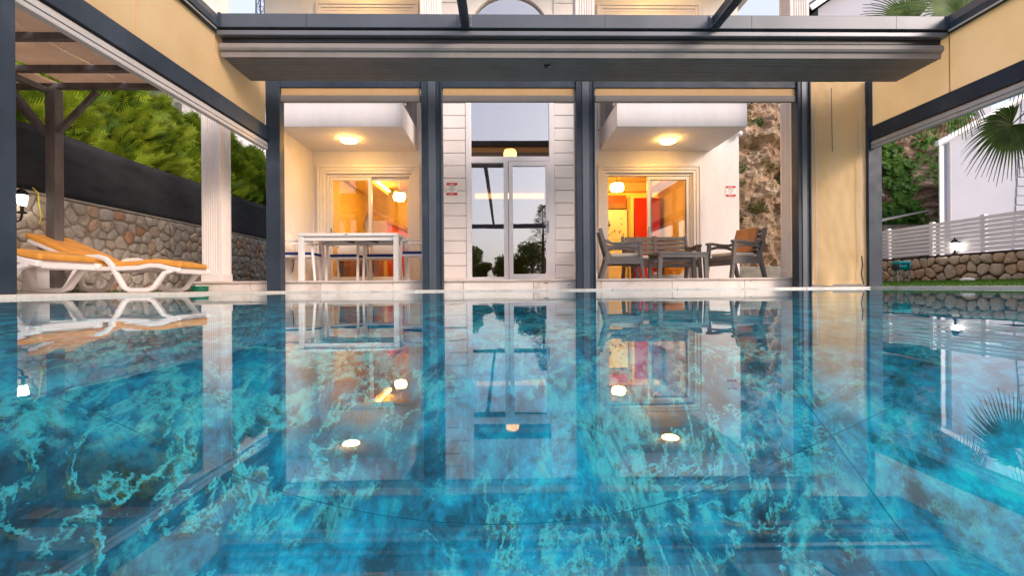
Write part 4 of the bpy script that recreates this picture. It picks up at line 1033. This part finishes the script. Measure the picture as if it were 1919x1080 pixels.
tips = [((-.72, -.2, -.66), 1.12, .75, 1), ((-2.95, -.15, -.55), .80, 1.0, 1), ((-2.75, -.2, .72), 1.25, .25, (-1, 0, .02)), ((-3.0, .5, .95), 1.1, .25, (-1, .1, -.1)), ((-1.9, -.45, -.30), .85, 1.0, 1), ((-2.0, .3, 1.0), 1.1, .3, 1), ((-2.1, -.5, .15), 1.0, .6, 0), ((-1.1, .5, -1.0), .85, .8, 1), ((-.7, -.9, -.7), .9, .7, 0), ((-.5, -1.0, .8), .95, .4, 0),
        ((.9, -.8, .2), .95, .5, 0), ((1.3, .3, -.3), .95, .6, 0), ((.6, 1.1, .4), .95, .5, 0), ((-.4, 1.2, .2), .95, .5, 0), ((.3, .2, 1.5), .9, .3, 0), ((1.0, .5, 1.0), .9, .3, 0), ((-.9, .9, .7), .9, .4, 0)]
for (dv, rad, dr, fc) in tips:
    v_ = Vector(dv); fan_frond(oC, PC+v_.normalized()*.15, PC+v_, rad, dr, rr, Vector((.15, -1, .35)) if fc else Vector((0, 0, 1)), fc if isinstance(fc, tuple) else None)

# ------------------------------------------------------------------ neighbouring houses
nh = thing('neighbour_house', 'plain white neighbouring house with a sloping eave behind the white fence', 'house', (16, 15, 0))
MB().add([(14.0, 14.6, 0), (25, 14.6, 0), (25, 14.6, 10.5), (14.0, 14.6, 4.55), (18.4, 19, 0), (29, 19, 0), (29, 19, 10.5), (18.4, 19, 4.55)], [(0, 1, 2, 3), (7, 6, 5, 4), (4, 0, 3, 7), (1, 5, 6, 2), (3, 2, 6, 7), (0, 4, 5, 1)]).build('wall', 'neighbour_paint', nh)
MB().add([(13.85, 14.45, 4.47), (25.2, 14.45, 10.60), (25.2, 14.58, 10.60), (13.85, 14.58, 4.47), (13.85, 14.45, 4.62), (25.2, 14.45, 10.75), (25.2, 14.58, 10.75), (13.85, 14.58, 4.62)],
    [(3, 2, 1, 0), (4, 5, 6, 7), (0, 1, 5, 4), (1, 2, 6, 5), (2, 3, 7, 6), (3, 0, 4, 7)]).build('eave_board', 'fence_white', nh)
MB().tube([(14.27, 14.53, .4), (14.27, 14.53, 4.6)], .045, 8).build('drain_pipe', 'drain_pipe', nh)
joined('corner_trim', 'fence_white', [(13.98, 14.11, 14.56, 14.598, 0, 4.5)], nh)
for k in range(18): MB().box(16.35+.02*k, 21, 14.565, 14.598, .5+k*.30, .775+k*.30).build('cladding_board', 'neighbour_paint', nh, .006)
sr = thing('shed', 'small low roofed outbuilding beside the neighbouring house', 'shed', (12.5, 16.5, 0))
joined('wall', 'mortar', [(13.5, 14.8, 16.2, 17.6, 0, 2.2)], sr)
for k in range(4): MB().beam((13.0, 15.95+.5*k, 2.26), (14.75, 15.95+.5*k, 2.62), .46, .05).build('roof_sheet', 'bar_grey', sr, .006)
hh = thing('hill_house', 'grey white house with a dark eave up on the hillside', 'house', (21, 27, 8))
MB().prism([(18.0, 6.0), (28, 6.0), (28, 15.2), (23.0, 19.2), (18.0, 15.8)], 'y', 26, 33).build('wall', 'neighbour_paint', hh)
for (a, b_) in (((17.0, 15.45), (23.0, 19.5)), ((23.0, 19.5), (29, 14.8))):
    MB().add([(a[0], 25.2, a[1]), (b_[0], 25.2, b_[1]), (b_[0], 33.5, b_[1]), (a[0], 33.5, a[1]), (a[0], 25.2, a[1]+.22), (b_[0], 25.2, b_[1]+.22), (b_[0], 33.5, b_[1]+.22), (a[0], 33.5, a[1]+.22)],
        [(3, 2, 1, 0), (4, 5, 6, 7), (0, 1, 5, 4), (1, 2, 6, 5), (2, 3, 7, 6), (3, 0, 4, 7)]).build('roof', 'roof_dark', hh)
    MB().beam((a[0], 25.15, a[1]-.12), (b_[0], 25.15, b_[1]-.12), .06, .30).build('fascia_board', 'fence_white', hh)
for k in range(2):
    w_ = joined('window', 'fence_white', [(20+2.6*k, 21.2+2.6*k, 25.94, 25.998, 12.0, 13.6)], hh); joined('pane', 'coated_glass', [(20.1+2.6*k, 21.1+2.6*k, 25.93, 25.939, 12.1, 13.5)], w_)
uh = thing('far_house', 'white apartment house seen above the conifers', 'house', (-13, 22, 0))
joined('wall', 'white_paint', [(-18.5, -12.2, 22, 30, 0, 9.5)], uh)
for k in range(3):
    for j in range(2):
        w_ = joined('window', 'frame_white', [(-17.6+1.9*k, -16.5+1.9*k, 21.94, 21.998, 3.2+3*j, 5.2+3*j)], uh); joined('pane', 'coated_glass', [(-17.52+1.9*k, -16.58+1.9*k, 21.93, 21.939, 3.28+3*j, 5.12+3*j)], w_)
joined('balcony', 'white_paint', [(-14.6, -12.0, 20.8, 21.995, 5.6, 5.85)], uh)
for k in range(3): joined('balcony_post', 'brown_timber', [(-14.5+1.15*k, -14.3+1.15*k, 20.85, 21.05, 5.86, 8.4)], uh)
joined('roof', 'roof_dark', [(-18.9, -11.8, 20.7, 30.4, 9.51, 9.8)], uh)
# lattice mast
py = thing('lattice_mast', 'thin steel lattice mast far away against the sky', 'mast', (-30.5, 60, 0))
def leg_at(k, z): 
    w_ = .9-.45*z/44; return Vector((-30.5+(w_ if k in (1, 2) else -w_), 60+(w_ if k > 1 else -w_), z))
for k in range(4): MB().beam(leg_at(k, 0), leg_at(k, 44), .13, .13).build('leg', 'mid_metal', py)
br = MB()
for i in range(22):
    z0, z1 = i*2, i*2+2
    for k in range(4):
        br.beam(leg_at(k, z0), leg_at((k+1) % 4, z1), .06, .06); br.beam(leg_at(k, z1), leg_at((k+1) % 4, z1), .06, .06)
br.build('bracing', 'mid_metal', py)

# ------------------------------------------------------------------ trees on the other side of the garden (mirrored in the door glass)
rnd = random.Random(14)
def broad_tree(x, y, h, label):
    t_ = thing('broadleaf_tree', label, 'tree', (x, y, -.03), 'round trees across the garden'); OFF[t_.name] = (0, 0, 0)
    tr_ = MB().tube([(0, 0, 0), (.05, .04, h*.3), (0, .1, h*.55), (.05, 0, h*.8)], [.2, .15, .09, .03], 8)
    for k in range(5):
        a = k*1.26; tr_.tube([(.02, .04, h*(.32+.06*k)), (math.cos(a)*h*.16, math.sin(a)*h*.16, h*(.48+.06*k)), (math.cos(a)*h*.3, math.sin(a)*h*.3, h*(.58+.06*k))], [.06, .04, .015], 6)
    tr_.build('trunk', 'bark', t_)
    m_ = MB()
    for k in range(13):
        a = rnd.uniform(0, 6.28); r = rnd.uniform(0, .3)*h
        leafmass(m_, (math.cos(a)*r, math.sin(a)*r, h*rnd.uniform(.42, .88)), (h*.17, h*.17, h*.13), 240, .22, rnd)
    m_.build('crown', 'tree_leaf', t_)
for (x, y, h) in [(-14+1.55*k+.4*math.sin(k*2.1), -26+1.5*math.sin(k*1.7), 3.1+.7*math.sin(k*1.3)+.5*math.sin(k*2.9)+.03*k) for k in range(20)]:
    broad_tree(x, y, h, 'round leafy tree across the garden mirrored in the entrance glass')
ct_ = thing('cypress_tree', 'tall dark conifer mirrored in the front door glass', 'tree', (2.75, -14.5, -.03)); OFF[ct_.name] = (0, 0, 0)
m_ = MB()
for _ in range(1500):
    t_ = rnd.random()**.8; z = .8+4.9*t_; tier = .75+.5*abs(math.sin(z*4.2)); r = 1.5*(1-t_)**.9*tier*rnd.random()**.4; a = rnd.uniform(0, 6.28)
    o_ = Vector((math.cos(a), math.sin(a), 0)); spray(m_, o_*r+Vector((0, 0, z)), o_+Vector((0, 0, rnd.uniform(-.2, .3))), .35, Vector((0, 0, 1)), 5)
m_.build('crown', 'tree_leaf', ct_)
MB().tube([(0, 0, 0), (0, 0, 3), (0, 0, 5.6)], [.16, .09, .015], 8).build('trunk', 'bark', ct_)
